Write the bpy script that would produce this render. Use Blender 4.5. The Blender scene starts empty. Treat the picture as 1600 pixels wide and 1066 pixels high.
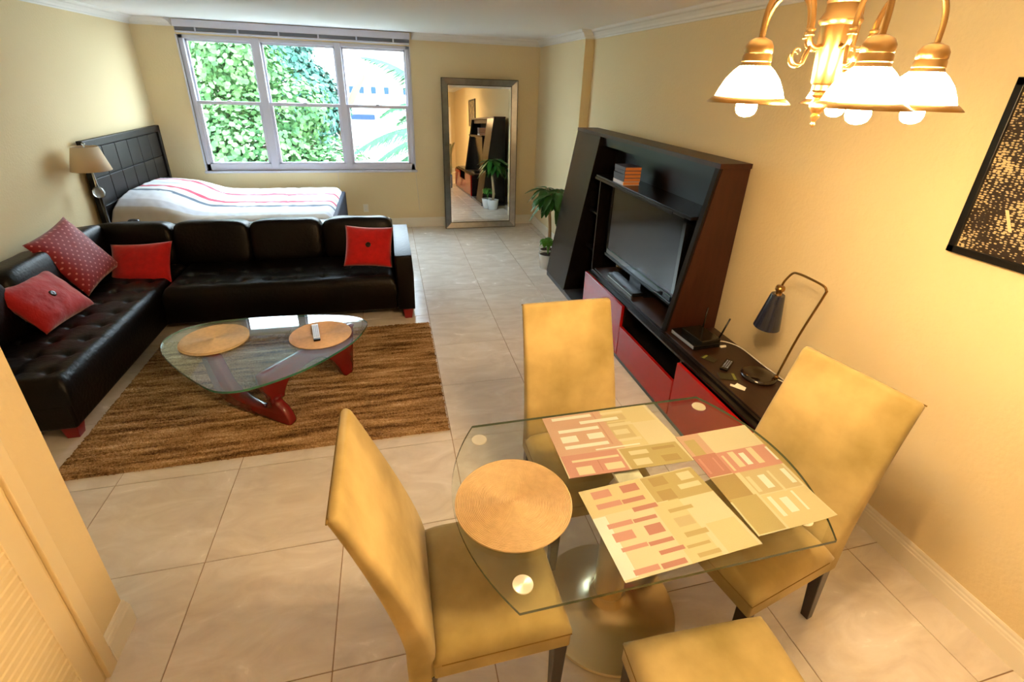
import bpy, bmesh, math, random
from mathutils import Vector, Matrix, Quaternion, noise
random.seed(7)
C = bpy.context.scene.collection
SC = bpy.context.scene
PI = math.pi
# ------------------------------------------------------------------ camera
cam_d = bpy.data.cameras.new('camera'); cam = bpy.data.objects.new('camera', cam_d); C.objects.link(cam)
Rr = Vector((0.968687659537824, -0.24572173014682633, 0.03556753565799912))
Uu = Vector((0.07179054036807234, 0.4143407929093063, 0.9072859668511066))
Ff = Vector((0.23767695843895545, 0.8763233071560619, -0.41900730872178044))
m = Matrix((Rr, Uu, -Ff)).transposed().to_4x4()
m.translation = Vector((1.54537, -2.39575, 2.03161))
cam.matrix_world = m
cam_d.sensor_width = 36.0
cam_d.lens = 755.5824 * 36 / 1600
cam_d.shift_x = -10.796 / 1600
cam_d.shift_y = -(533 - 478.185) / 1600
cam_d.clip_start = 0.05; cam_d.clip_end = 300
SC.camera = cam
# ------------------------------------------------------------------ view, world, sun
SC.view_settings.view_transform = 'Standard'
SC.view_settings.look = 'None'
SC.view_settings.gamma = 1
SC.view_settings.use_curve_mapping = False
SC.view_settings.exposure = 1.68
try:
    SC.cycles.max_bounces = 10; SC.cycles.diffuse_bounces = 6; SC.cycles.transparent_max_bounces = 24
    SC.cycles.sample_clamp_indirect = 6; SC.cycles.use_denoising = True
    SC.cycles.caustics_reflective = False; SC.cycles.caustics_refractive = False
except Exception: pass
W = bpy.data.worlds.new('world'); SC.world = W; W.use_nodes = True
nt = W.node_tree; bg = nt.nodes['Background']
tc = nt.nodes.new('ShaderNodeTexCoord'); sep = nt.nodes.new('ShaderNodeSeparateXYZ'); cr = nt.nodes.new('ShaderNodeValToRGB')
nt.links.new(tc.outputs['Generated'], sep.inputs[0]); nt.links.new(sep.outputs['Z'], cr.inputs[0]); nt.links.new(cr.outputs[0], bg.inputs[0])
cr.color_ramp.elements[0].position = 0.0; cr.color_ramp.elements[0].color = (0.80, 0.91, 1, 1)
cr.color_ramp.elements[1].position = 0.7; cr.color_ramp.elements[1].color = (0.62, 0.80, 1, 1)
SKY = 6.6
bg.inputs['Strength'].default_value = SKY
BULB = 245.0       # emission of the chandelier's bulbs
SHADE = 11.0       # emission of their glass shades
sun_d = bpy.data.lights.new('sun', 'SUN'); sun_d.energy = 1.0; sun_d.angle = 0.2; sun_d.color = (1, .96, .88)
sun = bpy.data.objects.new('sun', sun_d); C.objects.link(sun)
sun.rotation_euler = Vector((0.25, 0.55, -0.8)).to_track_quat('-Z', 'Y').to_euler()

# ------------------------------------------------------------------ materials
def srgb(h):
    v = [int(h[i:i+2], 16)/255 for i in (0, 2, 4)]
    return tuple(((c+0.055)/1.055)**2.4 if c > 0.04045 else c/12.92 for c in v) + (1,)
def mat(name, col, rough=0.5, metal=0.0, spec=0.5, coat=0.0, sheen=0.0, emit=0.0, ecol=None, noise_amt=0.0, nscale=8, bump=0.0, bscale=60, aniso=0.0, coords='Object', detail=4, stretch=None, col2=None, coat_rough=0.05):
    M = bpy.data.materials.new(name); M.use_nodes = True
    nt = M.node_tree; b = nt.nodes['Principled BSDF']
    col = tuple(col) if len(col) == 4 else tuple(col) + (1,)
    b.inputs['Base Color'].default_value = col
    b.inputs['Roughness'].default_value = rough; b.inputs['Metallic'].default_value = metal
    b.inputs['Specular IOR Level'].default_value = spec
    b.inputs['Coat Weight'].default_value = coat; b.inputs['Coat Roughness'].default_value = coat_rough
    b.inputs['Sheen Weight'].default_value = sheen; b.inputs['Anisotropic'].default_value = aniso
    if emit:
        b.inputs['Emission Color'].default_value = ecol or col; b.inputs['Emission Strength'].default_value = emit
    def vec():
        if coords == 'World':
            g = nt.nodes.new('ShaderNodeNewGeometry'); o = g.outputs['Position']
        else:
            g = nt.nodes.new('ShaderNodeTexCoord'); o = g.outputs['Object']
        if stretch:
            mp = nt.nodes.new('ShaderNodeMapping'); mp.inputs['Scale'].default_value = stretch
            nt.links.new(o, mp.inputs[0]); o = mp.outputs[0]
        return o
    if noise_amt or col2:
        n = nt.nodes.new('ShaderNodeTexNoise'); n.inputs['Scale'].default_value = nscale; n.inputs['Detail'].default_value = detail
        nt.links.new(vec(), n.inputs['Vector'])
        r = nt.nodes.new('ShaderNodeValToRGB')
        if col2:
            c2 = tuple(col2) if len(col2) == 4 else tuple(col2)+(1,)
            r.color_ramp.elements[0].color = c2; r.color_ramp.elements[1].color = col
        else:
            r.color_ramp.elements[0].color = tuple(c*(1-noise_amt) for c in col[:3])+(1,)
            r.color_ramp.elements[1].color = tuple(min(1, c*(1+noise_amt)) for c in col[:3])+(1,)
        r.color_ramp.elements[0].position = 0.32; r.color_ramp.elements[1].position = 0.68
        nt.links.new(n.outputs[0], r.inputs[0]); nt.links.new(r.outputs[0], b.inputs['Base Color'])
    if bump:
        n = nt.nodes.new('ShaderNodeTexNoise'); n.inputs['Scale'].default_value = bscale; n.inputs['Detail'].default_value = 3
        nt.links.new(vec(), n.inputs['Vector'])
        bp = nt.nodes.new('ShaderNodeBump'); bp.inputs['Strength'].default_value = bump; bp.inputs['Distance'].default_value = 0.01
        nt.links.new(n.outputs[0], bp.inputs['Height']); nt.links.new(bp.outputs[0], b.inputs['Normal'])
    return M
def thin_glass(name, tint, refl=0.08, rough=0.0):
    M = bpy.data.materials.new(name); M.use_nodes = True
    nt = M.node_tree; nt.nodes.clear()
    o = nt.nodes.new('ShaderNodeOutputMaterial'); mx = nt.nodes.new('ShaderNodeMixShader')
    t = nt.nodes.new('ShaderNodeBsdfTransparent'); t.inputs[0].default_value = tint
    g = nt.nodes.new('ShaderNodeBsdfGlossy'); g.inputs['Roughness'].default_value = rough; g.inputs[0].default_value = (1, 1, 1, 1)
    # Schlick reflectance from the angle alone, the same on both faces of the sheet
    ge = nt.nodes.new('ShaderNodeNewGeometry'); dp = nt.nodes.new('ShaderNodeVectorMath'); dp.operation = 'DOT_PRODUCT'
    nt.links.new(ge.outputs['Normal'], dp.inputs[0]); nt.links.new(ge.outputs['Incoming'], dp.inputs[1])
    def mth(op, a_, b_=None, cl=False):
        q = nt.nodes.new('ShaderNodeMath'); q.operation = op; q.use_clamp = cl
        for i_, v_ in enumerate((a_, b_)):
            if v_ is None: continue
            if isinstance(v_, (int, float)): q.inputs[i_].default_value = v_
            else: nt.links.new(v_, q.inputs[i_])
        return q.outputs[0]
    k5 = mth('POWER', mth('SUBTRACT', 1.0, mth('ABSOLUTE', dp.outputs['Value']), True), 5.0)
    fr = mth('ADD', mth('MULTIPLY', k5, 1-refl), refl, True)
    class _O: pass
    mu = _O(); mu.outputs = [fr]
    nt.links.new(mu.outputs[0], mx.inputs[0]); nt.links.new(t.outputs[0], mx.inputs[1]); nt.links.new(g.outputs[0], mx.inputs[2])
    nt.links.new(mx.outputs[0], o.inputs[0])
    return M
def nodes_of(M): return M.node_tree, M.node_tree.nodes['Principled BSDF']

M_wall = mat('wall_paint', srgb('E3D1A6'), 0.75, spec=0.2, bump=0.22, bscale=55, coords='World')
M_ceil = mat('ceiling_popcorn', srgb('F2F0EE'), 0.9, spec=0.1, bump=0.4, bscale=160, coords='World')
M_trim = mat('white_trim', srgb('EDE6D4'), 0.4)
M_crown = mat('crown_white', srgb('E6E4DE'), 0.45)
M_frame = mat('window_frame_white', srgb('CFCFDA'), 0.35)
M_grout = mat('grout', srgb('9C7F5E'), 0.9)
# floor tile: travertine look, a tone of its own for each tile
M_tile = mat('porcelain_tile', srgb('D2C2A6'), 0.2, spec=0.5)
nt, b = nodes_of(M_tile)
g = nt.nodes.new('ShaderNodeNewGeometry'); oi = nt.nodes.new('ShaderNodeObjectInfo')
mp = nt.nodes.new('ShaderNodeMapping'); mp.inputs['Scale'].default_value = (1, 2.2, 1); mp.inputs['Rotation'].default_value = (0, 0, 0.5)
ad = nt.nodes.new('ShaderNodeVectorMath'); ad.operation = 'ADD'
sc_ = nt.nodes.new('ShaderNodeVectorMath'); sc_.operation = 'SCALE'; sc_.inputs['Scale'].default_value = 9.0
cx = nt.nodes.new('ShaderNodeCombineXYZ')
nt.links.new(oi.outputs['Random'], cx.inputs[0]); nt.links.new(oi.outputs['Random'], cx.inputs[2])
nt.links.new(cx.outputs[0], sc_.inputs[0]); nt.links.new(g.outputs['Position'], ad.inputs[0]); nt.links.new(sc_.outputs[0], ad.inputs[1])
nt.links.new(ad.outputs[0], mp.inputs[0])
n1 = nt.nodes.new('ShaderNodeTexNoise'); n1.inputs['Scale'].default_value = 3.2; n1.inputs['Detail'].default_value = 8; n1.inputs['Roughness'].default_value = 0.62; n1.inputs['Distortion'].default_value = 1.2
nt.links.new(mp.outputs[0], n1.inputs['Vector'])
r = nt.nodes.new('ShaderNodeValToRGB'); e = r.color_ramp.elements
e[0].position = 0.3; e[0].color = srgb('D3C8BC'); e[1].position = 0.7; e[1].color = srgb('EAE3DA')
x = e.new(0.52); x.color = srgb('DFD6CA')
nt.links.new(n1.outputs[0], r.inputs[0]); nt.links.new(r.outputs[0], b.inputs['Base Color'])
rr = nt.nodes.new('ShaderNodeMapRange'); rr.inputs[3].default_value = 0.14; rr.inputs[4].default_value = 0.34
nt.links.new(n1.outputs[0], rr.inputs[0]); nt.links.new(rr.outputs[0], b.inputs['Roughness'])

M_leather = mat('dark_brown_leather', srgb('090504'), 0.38, spec=0.24, bump=0.25, bscale=45)
M_cherry = mat('cherry_wood', srgb('5E1410'), 0.25, spec=0.5, noise_amt=0.25, nscale=6, stretch=(1, 8, 1))
M_espresso = mat('espresso_wood', srgb('120D0B'), 0.4, spec=.25, noise_amt=0.25, nscale=9, stretch=(6, 1, 6))
M_chairleg = mat('dark_leg_wood', srgb('241008'), 0.3)
M_black = mat('black_brown_veneer', srgb('120D0B'), 0.26, spec=0.35, noise_amt=0.2, nscale=5, stretch=(8, 1, 8))
M_brownside = mat('brown_black_veneer', srgb('34170C'), 0.4, spec=0.3, noise_amt=0.2, nscale=5, stretch=(8, 8, 1))
M_backpanel = mat('hutch_back_panel', srgb('0E0F14'), 0.34, spec=0.3)
M_redgloss = mat('red_gloss_lacquer', srgb('9A1210'), 0.10, spec=0.4)
M_blackplastic = mat('black_plastic', srgb('0C0C0D'), 0.25)
M_screen = mat('tv_screen', srgb('0B0D10'), 0.12, spec=0.6)
M_silver = mat('brushed_silver', srgb('B9B6AC'), 0.28, metal=1)
M_steel = mat('brushed_steel', srgb('D6C8A6'), 0.30, metal=1, aniso=0.8)
M_cap = mat('steel_cap', srgb('F2EEDC'), 0.35, metal=.75, aniso=0.7)
for M_ in (M_steel, M_cap):
    nt, b = nodes_of(M_); tg = nt.nodes.new('ShaderNodeTangent'); tg.direction_type = 'RADIAL'; tg.axis = 'Z'; nt.links.new(tg.outputs[0], b.inputs['Tangent'])
M_brass = mat('antique_brass', srgb('A07A45'), 0.28, metal=1)
M_nickel = mat('satin_gold_nickel', srgb('B8925A'), 0.32, metal=1)
M_velvet = mat('olive_gold_microsuede', srgb('C4AE76'), 0.85, spec=0.1, sheen=0.2, col2=srgb('94814C'), nscale=3.6, detail=7, bump=0.2, bscale=14)
M_piping = mat('suede_piping', srgb('7A5E20'), 0.8)
M_red = mat('red_cloth', srgb('C01414'), 0.75, spec=0.2, sheen=0.4, noise_amt=0.12, nscale=20, bump=0.2, bscale=30)
M_redcr = mat('red_crinkle_cloth', srgb('AE1A1E'), 0.7, spec=0.2, sheen=0.5, bump=0.9, bscale=14, noise_amt=0.15, nscale=9)
M_button = mat('brown_button', srgb('2B1D12'), 0.3)
M_navy = mat('navy_sheet', srgb('171B33'), 0.8)
M_lampshade = mat('cream_lampshade', srgb('D9C6A8'), 0.8, spec=0.1)
M_crystal = mat('clear_crystal', srgb('E8EEF0'), 0.05, spec=0.8); nodes_of(M_crystal)[1].inputs['Transmission Weight'].default_value = 0.7
M_leaf = mat('plant_leaf', srgb('2F6B25'), 0.35, spec=0.5, col2=srgb('1B4718'), nscale=6)
M_leaf2 = mat('light_plant_leaf', srgb('5B9A35'), 0.4, spec=0.5, col2=srgb('357024'), nscale=6)
M_trunk = mat('plant_trunk', srgb('A58D68'), 0.8, noise_amt=0.2)
M_soil = mat('soil', srgb('2A1C12'), 1.0)
M_pot = mat('white_pot', srgb('D8DCDC'), 0.15)
M_white = mat('white_plastic', srgb('E6E4DC'), 0.35)
M_grey = mat('grey_plastic', srgb('8B93A6'), 0.3)
M_door = mat('door_paint', srgb('E8D7AE'), 0.4)
M_mirror = mat('mirror_glass', (0.93, 0.94, 0.93), 0.0, metal=1)
M_mirrorframe = mat('antiqued_mirror_frame', srgb('8E9090'), 0.3, metal=1, noise_amt=0.12, nscale=12)
M_darkedge = mat('dark_frame_edge', srgb('3A342E'), 0.4)
M_glass = thin_glass('clear_table_glass', (0.96, 0.985, 0.955, 1), 0.04)
M_cglass = thin_glass('coffee_table_glass', (0.90, 0.96, 0.945, 1), 0.06)
M_glassedge = mat('glass_edge', srgb('2E6B4E'), 0.1, spec=0.8)
M_glassedge2 = mat('clear_glass_edge', srgb('55614A'), 0.1, spec=0.8)
M_pane = thin_glass('window_pane', (0.97, 0.99, 0.98, 1), 0.03)
M_bulb = mat('lit_bulb', (1, .9, .7), 0.5, emit=BULB, ecol=(1.0, 0.61, 0.27, 1))
# lit glass shade: diffuse-transmitting ribbed glass that glows
M_shade = bpy.data.materials.new('lit_glass_shade'); M_shade.use_nodes = True
nt = M_shade.node_tree; nt.nodes.clear(); o = nt.nodes.new('ShaderNodeOutputMaterial')
tr = nt.nodes.new('ShaderNodeBsdfTranslucent'); tr.inputs[0].default_value = (0.9, 0.85, 0.7, 1)
gl = nt.nodes.new('ShaderNodeBsdfGlossy'); gl.inputs['Roughness'].default_value = 0.15
em = nt.nodes.new('ShaderNodeEmission'); em.inputs[0].default_value = (1, 0.82, 0.58, 1); em.inputs[1].default_value = SHADE
a1 = nt.nodes.new('ShaderNodeMixShader'); a1.inputs[0].default_value = 0.08; a2 = nt.nodes.new('ShaderNodeAddShader')
nt.links.new(tr.outputs[0], a1.inputs[1]); nt.links.new(gl.outputs[0], a1.inputs[2]); nt.links.new(a1.outputs[0], a2.inputs[0]); nt.links.new(em.outputs[0], a2.inputs[1]); nt.links.new(a2.outputs[0], o.inputs[0])
# rug: brown and tan streaks that run across
M_rug = mat('shag_rug', srgb('8A6B45'), 0.95, spec=0.05)
nt, b = nodes_of(M_rug); t = nt.nodes.new('ShaderNodeTexCoord'); mp = nt.nodes.new('ShaderNodeMapping'); mp.inputs['Scale'].default_value = (1.6, 15, 1)
n1 = nt.nodes.new('ShaderNodeTexNoise'); n1.inputs['Scale'].default_value = 1.3; n1.inputs['Detail'].default_value = 5; n1.inputs['Roughness'].default_value = 0.65
nt.links.new(t.outputs['Object'], mp.inputs[0]); nt.links.new(mp.outputs[0], n1.inputs['Vector'])
n2 = nt.nodes.new('ShaderNodeTexNoise'); n2.inputs['Scale'].default_value = 110; n2.inputs['Detail'].default_value = 2; nt.links.new(t.outputs['Object'], n2.inputs['Vector'])
mx = nt.nodes.new('ShaderNodeMath'); mx.operation = 'MULTIPLY_ADD'; mx.inputs[1].default_value = 0.35; nt.links.new(n2.outputs[0], mx.inputs[0]); nt.links.new(n1.outputs[0], mx.inputs[2])
r = nt.nodes.new('ShaderNodeValToRGB'); e = r.color_ramp.elements
e[0].position = 0.46; e[0].color = srgb('3E2A1A'); e[1].position = 0.88; e[1].color = srgb('D6BC98')
for p_, c_ in ((0.57, '6B4E34'), (0.66, '957650'), (0.77, 'B3946C')): q = e.new(p_); q.color = srgb(c_)
nt.links.new(mx.outputs[0], r.inputs[0]); nt.links.new(r.outputs[0], b.inputs['Base Color'])
# dotted pillow
M_dots = mat('dotted_red_cloth', srgb('8E1420'), 0.6, spec=0.3, sheen=0.3)
nt, b = nodes_of(M_dots); t = nt.nodes.new('ShaderNodeTexCoord'); v = nt.nodes.new('ShaderNodeTexVoronoi'); v.inputs['Scale'].default_value = 26; v.inputs['Randomness'].default_value = 0.0
v.voronoi_dimensions = '2D'; mp = nt.nodes.new('ShaderNodeMapping'); mp.inputs['Rotation'].default_value = (0, 0, 0.78)
nt.links.new(t.outputs['Object'], mp.inputs[0]); nt.links.new(mp.outputs[0], v.inputs['Vector'])
r = nt.nodes.new('ShaderNodeValToRGB'); e = r.color_ramp.elements; r.color_ramp.interpolation = 'CONSTANT'
e[0].color = srgb('D98A84'); e[1].position = 0.17; e[1].color = srgb('8E1420'); nt.links.new(v.outputs['Distance'], r.inputs[0]); nt.links.new(r.outputs[0], b.inputs['Base Color'])
# vertex-colour print
def vcol_mat(name, rough=0.6, bump=0.0, bscale=300, sheen=0.0):
    M = mat(name, (1, 1, 1), rough, spec=0.25, bump=bump, bscale=bscale, sheen=sheen)
    nt, b = nodes_of(M); a = nt.nodes.new('ShaderNodeVertexColor'); a.layer_name = 'print'; nt.links.new(a.outputs[0], b.inputs['Base Color']); return M
M_print = vcol_mat('woven_vinyl_print', 0.5, 0.25, 500)
M_duvet = vcol_mat('striped_duvet_cloth', 0.85, 0.0, sheen=0.2)
M_coil = mat('coiled_straw', srgb('C4AA80'), 0.8, spec=0.15, noise_amt=0.07, nscale=40)
M_coil3 = mat('pale_straw', srgb('E6CDA6'), 0.8, spec=0.15, noise_amt=0.07, nscale=40)
M_coil2 = mat('coiled_straw_orange', srgb('E8C8A8'), 0.8, spec=0.15, noise_amt=0.07, nscale=40)

# ------------------------------------------------------------------ mesh helpers
def obj(name, bm, m, parent=None, smooth=False, loc=None):
    me = bpy.data.meshes.new(name)
    if isinstance(bm, tuple): me.from_pydata([tuple(v) for v in bm[0]], [], bm[1])
    else: bm.normal_update(); bm.to_mesh(me); bm.free()
    for mm in (m if isinstance(m, (list, tuple)) else [m]): me.materials.append(mm)
    if smooth:
        for p in me.polygons: p.use_smooth = True
    o = bpy.data.objects.new(name, me); C.objects.link(o)
    if parent: o.parent = parent
    if loc: o.location = loc
    return o
def flatish(o, ang=0.6):
    me = o.data
    for p in me.polygons: p.use_smooth = True
    try: me.set_sharp_from_angle(angle=ang)
    except Exception: pass
    return o
def thing(name, label, cat, loc=(0, 0, 0), rotz=0, group=None):
    o = bpy.data.objects.new(name, None); C.objects.link(o); o.empty_display_size = 0.1
    o.location = loc; o.rotation_euler = (0, 0, rotz); o['label'] = label; o['category'] = cat
    if group: o['group'] = group
    return o
def tag(o, label, cat, group=None):
    o['label'] = label; o['category'] = cat
    if group: o['group'] = group
    return o
def struct(o, label=None, cat='structure'):
    o['kind'] = 'structure'; o['category'] = cat
    if label: o['label'] = label
    return o
def box(bm, x0, x1, y0, y1, z0, z1, bev=0.0, seg=2, M=None):
    c = bmesh.ops.create_cube(bm, size=1)['verts']
    for v in c:
        v.co = Vector(((x0+x1)/2+v.co.x*(x1-x0), (y0+y1)/2+v.co.y*(y1-y0), (z0+z1)/2+v.co.z*(z1-z0)))
    if bev:
        es = list({e for v in c for e in v.link_edges})
        r = bmesh.ops.bevel(bm, geom=es, offset=bev, segments=seg, profile=0.5, affect='EDGES')
        c = list({v for f in r['faces'] for v in f.verts} | {v for v in c if v.is_valid})
    if M:
        for v in c: v.co = M @ v.co
    return bm
def boxb(*a, **k):
    bm = bmesh.new(); return box(bm, *a, **k)
def prism(bm, pts, depth, axis='z', base=0.0, bev=0.0, seg=2):
    """polygon pts (2-D) extruded along axis from base to base+depth"""
    def mk(p, d):
        if axis == 'z': return Vector((p[0], p[1], d))
        if axis == 'y': return Vector((p[0], d, p[1]))
        return Vector((d, p[0], p[1]))
    a = [bm.verts.new(mk(p, base)) for p in pts]; c = [bm.verts.new(mk(p, base+depth)) for p in pts]
    n = len(pts); fs = [bm.faces.new(a[::-1]), bm.faces.new(c)]
    for i in range(n): fs.append(bm.faces.new((a[i], a[(i+1) % n], c[(i+1) % n], c[i])))
    bmesh.ops.recalc_face_normals(bm, faces=fs)
    if bev:
        es = [e for f in fs[:2] for e in f.edges]
        bmesh.ops.bevel(bm, geom=es, offset=bev, segments=seg, profile=0.5, affect='EDGES')
    return bm
def lathe(bm, prof, n=32, x=0, y=0, z=0, ripple=0, rn=0):
    rings = []
    for r_, z_ in prof:
        if r_ < 1e-5: rings.append([bm.verts.new((x, y, z+z_))])
        else:
            rings.append([bm.verts.new((x+(r_*(1+ripple*math.cos(rn*2*PI*i/n)))*math.cos(2*PI*i/n), y+(r_*(1+ripple*math.cos(rn*2*PI*i/n)))*math.sin(2*PI*i/n), z+z_)) for i in range(n)])
    for a, c in zip(rings, rings[1:]):
        for i in range(n):
            j = (i+1) % n
            if len(a) == 1 and len(c) == 1: continue
            if len(a) == 1: bm.faces.new((a[0], c[i], c[j]))
            elif len(c) == 1: bm.faces.new((a[i], c[0], a[j]))
            else: bm.faces.new((a[i], c[i], c[j], a[j]))
    bmesh.ops.recalc_face_normals(bm, faces=bm.faces[:])
    return bm
def tube(bm, pts, rad, n=10, closed_ends=True):
    pts = [Vector(p) for p in pts]; rads = rad if isinstance(rad, (list, tuple)) else [rad]*len(pts)
    t0 = (pts[1]-pts[0]).normalized(); up = Vector((0, 0, 1)) if abs(t0.z) < 0.9 else Vector((1, 0, 0))
    nrm = t0.cross(up).normalized(); rings = []; prev = t0
    for i, p in enumerate(pts):
        t = (pts[min(i+1, len(pts)-1)]-pts[max(i-1, 0)]).normalized()
        q = prev.rotation_difference(t); nrm = (q @ nrm).normalized(); prev = t; bn = t.cross(nrm)
        rings.append([bm.verts.new(p+(nrm*math.cos(2*PI*k/n)+bn*math.sin(2*PI*k/n))*rads[i]) for k in range(n)])
    for a, c in zip(rings, rings[1:]):
        for k in range(n): bm.faces.new((a[k], a[(k+1) % n], c[(k+1) % n], c[k]))
    if closed_ends: bm.faces.new(rings[0][::-1]); bm.faces.new(rings[-1])
    return bm
def spline(ps, n=8):
    ps = [Vector(p) for p in ps]; out = []
    for i in range(len(ps)-1):
        p0 = ps[max(i-1, 0)]; p1 = ps[i]; p2 = ps[i+1]; p3 = ps[min(i+2, len(ps)-1)]
        for k in range(n):
            t = k/n; out.append(0.5*((2*p1)+(p2-p0)*t+(2*p0-5*p1+4*p2-p3)*t*t+(3*p1-p0-3*p2+p3)*t**3))
    out.append(ps[-1]); return out
def puff(w, d, h, e=0.35, nu=28, nv=16, fn=None):
    """superellipsoid cushion w x d x h about the origin"""
    bm = bmesh.new()
    def s(a, p): return math.copysign(abs(a)**p, a)
    rows = []
    for j in range(nv+1):
        ph = -PI/2+PI*j/nv; row = []
        for i in range(nu):
            th = 2*PI*i/nu
            p = Vector((w/2*s(math.cos(ph), e)*s(math.cos(th), e), d/2*s(math.cos(ph), e)*s(math.sin(th), e), h/2*s(math.sin(ph), max(e, .5))))
            if fn: p = fn(p)
            row.append(bm.verts.new(p))
            if j in (0, nv): break
        rows.append(row)
    for a, c in zip(rows, rows[1:]):
        for i in range(nu):
            j = (i+1) % nu
            if len(a) == 1: bm.faces.new((a[0], c[j], c[i]))
            elif len(c) == 1: bm.faces.new((a[i], a[j], c[0]))
            else: bm.faces.new((a[i], a[j], c[j], c[i]))
    bmesh.ops.recalc_face_normals(bm, faces=bm.faces[:])
    return bm
def pillow(w, h, t, n=22, pinch=0.07, wrk=0.004, seed=0):
    bm = bmesh.new(); sides = []
    for sgn in (1, -1):
        g_ = []
        for j in range(n+1):
            row = []
            for i in range(n+1):
                u = -1+2*i/n; v = -1+2*j/n
                x = w/2*u*(1-pinch*(1-v*v)); y = h/2*v*(1-pinch*(1-u*u))
                k = max(0, (1-u**4)*(1-v**4))**0.55
                z = sgn*(t/2*k*(1-0.15*(u*u+v*v)) + (wrk*noise.noise(Vector((x*14, y*14, seed+sgn))) if k > 0 else 0))
                row.append((x, y, z))
            g_.append(row)
        sides.append(g_)
    vs = {}
    def V(sd, i, j):
        key = (0 if i in (0, n) or j in (0, n) else sd, i, j)
        if key not in vs: vs[key] = bm.verts.new(sides[sd][j][i])
        return vs[key]
    for sd in (0, 1):
        for j in range(n):
            for i in range(n):
                q = [V(sd, i, j), V(sd, i+1, j), V(sd, i+1, j+1), V(sd, i, j+1)]
                bm.faces.new(q if sd == 0 else q[::-1])
    return bm
def frame3(c, right, up):
    r_ = Vector(right).normalized(); u_ = Vector(up); u_ = (u_-r_*u_.dot(r_)).normalized(); n_ = r_.cross(u_)
    M = Matrix((r_, u_, n_)).transposed().to_4x4(); M.translation = Vector(c); return M

# ------------------------------------------------------------------ the setting
XL, XR, XP, YF, YN = -1.238, 3.795, 3.689, 4.894, -4.9
YP, ZC, YCL, XC = 3.19, 2.57, -0.835, 0.405
T = 0.6
floor = obj('floor', boxb(XL-0.2, XR+0.2, YN-0.2, YF+0.2, -0.12, -0.004), M_grout); struct(floor, 'beige porcelain tile floor', 'floor')
def tile_mesh(x0, x1, y0, y1):
    bm = boxb(x0, x1, y0, y1, -0.02, 0.0, bev=0.0012, seg=1); me = bpy.data.meshes.new('tile'); bm.to_mesh(me); bm.free(); me.materials.append(M_tile); return me
full = tile_mesh(0.002, T-0.002, 0.002, T-0.002)
for i in range(-3, 7):
    for j in range(-9, 9):
        x0, x1, y0, y1 = i*T, i*T+T, j*T, j*T+T
        a0, a1, b0, b1 = max(x0, XL), min(x1, XR), max(y0, YN), min(y1, YF)
        if a1-a0 < 0.02 or b1-b0 < 0.02: continue
        if a1 <= XC and b1 <= YCL: continue
        me = full if (a0, a1, b0, b1) == (x0, x1, y0, y1) else tile_mesh(a0-x0+0.002, a1-x0-0.002, b0-y0+0.002, b1-y0-0.002)
        o = bpy.data.objects.new('tile', me); C.objects.link(o); o.parent = floor; o.location = (x0, y0, 0)
struct(obj('ceiling', boxb(XL-0.2, XR+0.2, YN-0.2, YF+0.2, ZC, ZC+0.15), M_ceil), 'white popcorn ceiling', 'ceiling')
struct(obj('wall_left', boxb(XL-0.2, XL, YCL, YF+0.2, 0, ZC), M_wall), 'cream textured wall behind the bed', 'wall')
struct(obj('wall_right', boxb(XR, XR+0.2, YN-0.2, YF+0.2, 0, ZC), M_wall), 'cream textured wall behind the television unit', 'wall')
struct(obj('trim_1', boxb(XP, XR, YP, YF, 0, ZC), M_wall), 'shallow wall pilaster in the far right corner', 'wall')
WX0, WX1, WZ0, WZ1 = -0.773, 1.896, 0.836, 2.41
bm = bmesh.new()
box(bm, XL-0.2, WX0, YF, YF+0.2, 0, ZC); box(bm, WX1, XR+0.2, YF, YF+0.2, 0, ZC); box(bm, WX0, WX1, YF, YF+0.2, 0, WZ0); box(bm, WX0, WX1, YF, YF+0.2, WZ1, ZC)
struct(obj('wall_far', bm, M_wall), 'cream far wall with the window', 'wall')
struct(obj('wall_closet', boxb(XL, XC, YN, YCL, 0, ZC), M_wall), 'cream closet wall at the near left', 'wall')
bm = bmesh.new(); box(bm, XC, 1.2, YN-0.2, YN, 0, ZC); box(bm, 1.2, 2.05, YN-0.2, YN, 2.05, ZC); box(bm, 2.05, XR, YN-0.2, YN, 0, ZC)
struct(obj('wall_near', bm, M_wall), 'cream wall behind the camera', 'wall')
o = struct(obj('door_2', boxb(1.2, 2.05, YN-0.16, YN-0.12, 0, 2.05, bev=0.004), M_trim), 'white door in the near wall', 'door')
obj('door_handle', lathe(bmesh.new(), [(0, 0), (0.028, 0), (0.03, 0.05), (0, 0.07)], 16), M_brass, o, smooth=True, loc=(1.28, YN-0.12, 1.0)).rotation_euler = (-PI/2, 0, 0)
# crown moulding and baseboards: profile swept along straight runs
def run_profile(name, p0, p1, nrm, prof, m, cut0=0, cut1=0):
    """prof: (offset from wall, z); cut: mitre slope at the ends"""
    p0 = Vector(p0+(0,)); p1 = Vector(p1+(0,)); d = (p1-p0).normalized(); n_ = Vector(nrm+(0,))
    A = [p0+n_*q[0]+d*(q[0]*cut0)+Vector((0, 0, q[1])) for q in prof]; B = [p1+n_*q[0]-d*(q[0]*cut1)+Vector((0, 0, q[1])) for q in prof]
    bm = bmesh.new(); a = [bm.verts.new(v) for v in A]; b_ = [bm.verts.new(v) for v in B]; k = len(a)
    bm.faces.new(a); bm.faces.new(b_[::-1])
    for i in range(k): bm.faces.new((a[i], b_[i], b_[(i+1) % k], a[(i+1) % k]))
    bmesh.ops.recalc_face_normals(bm, faces=bm.faces[:])
    return obj(name, bm, m)
zb = 2.487
crown = [(0, zb), (0.008, zb), (0.012, zb+0.012), (0.022, zb+0.018), (0.03, zb+0.034), (0.05, zb+0.055), (0.07, zb+0.062), (0.078, zb+0.07), (0.085, ZC), (0, ZC)]
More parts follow.
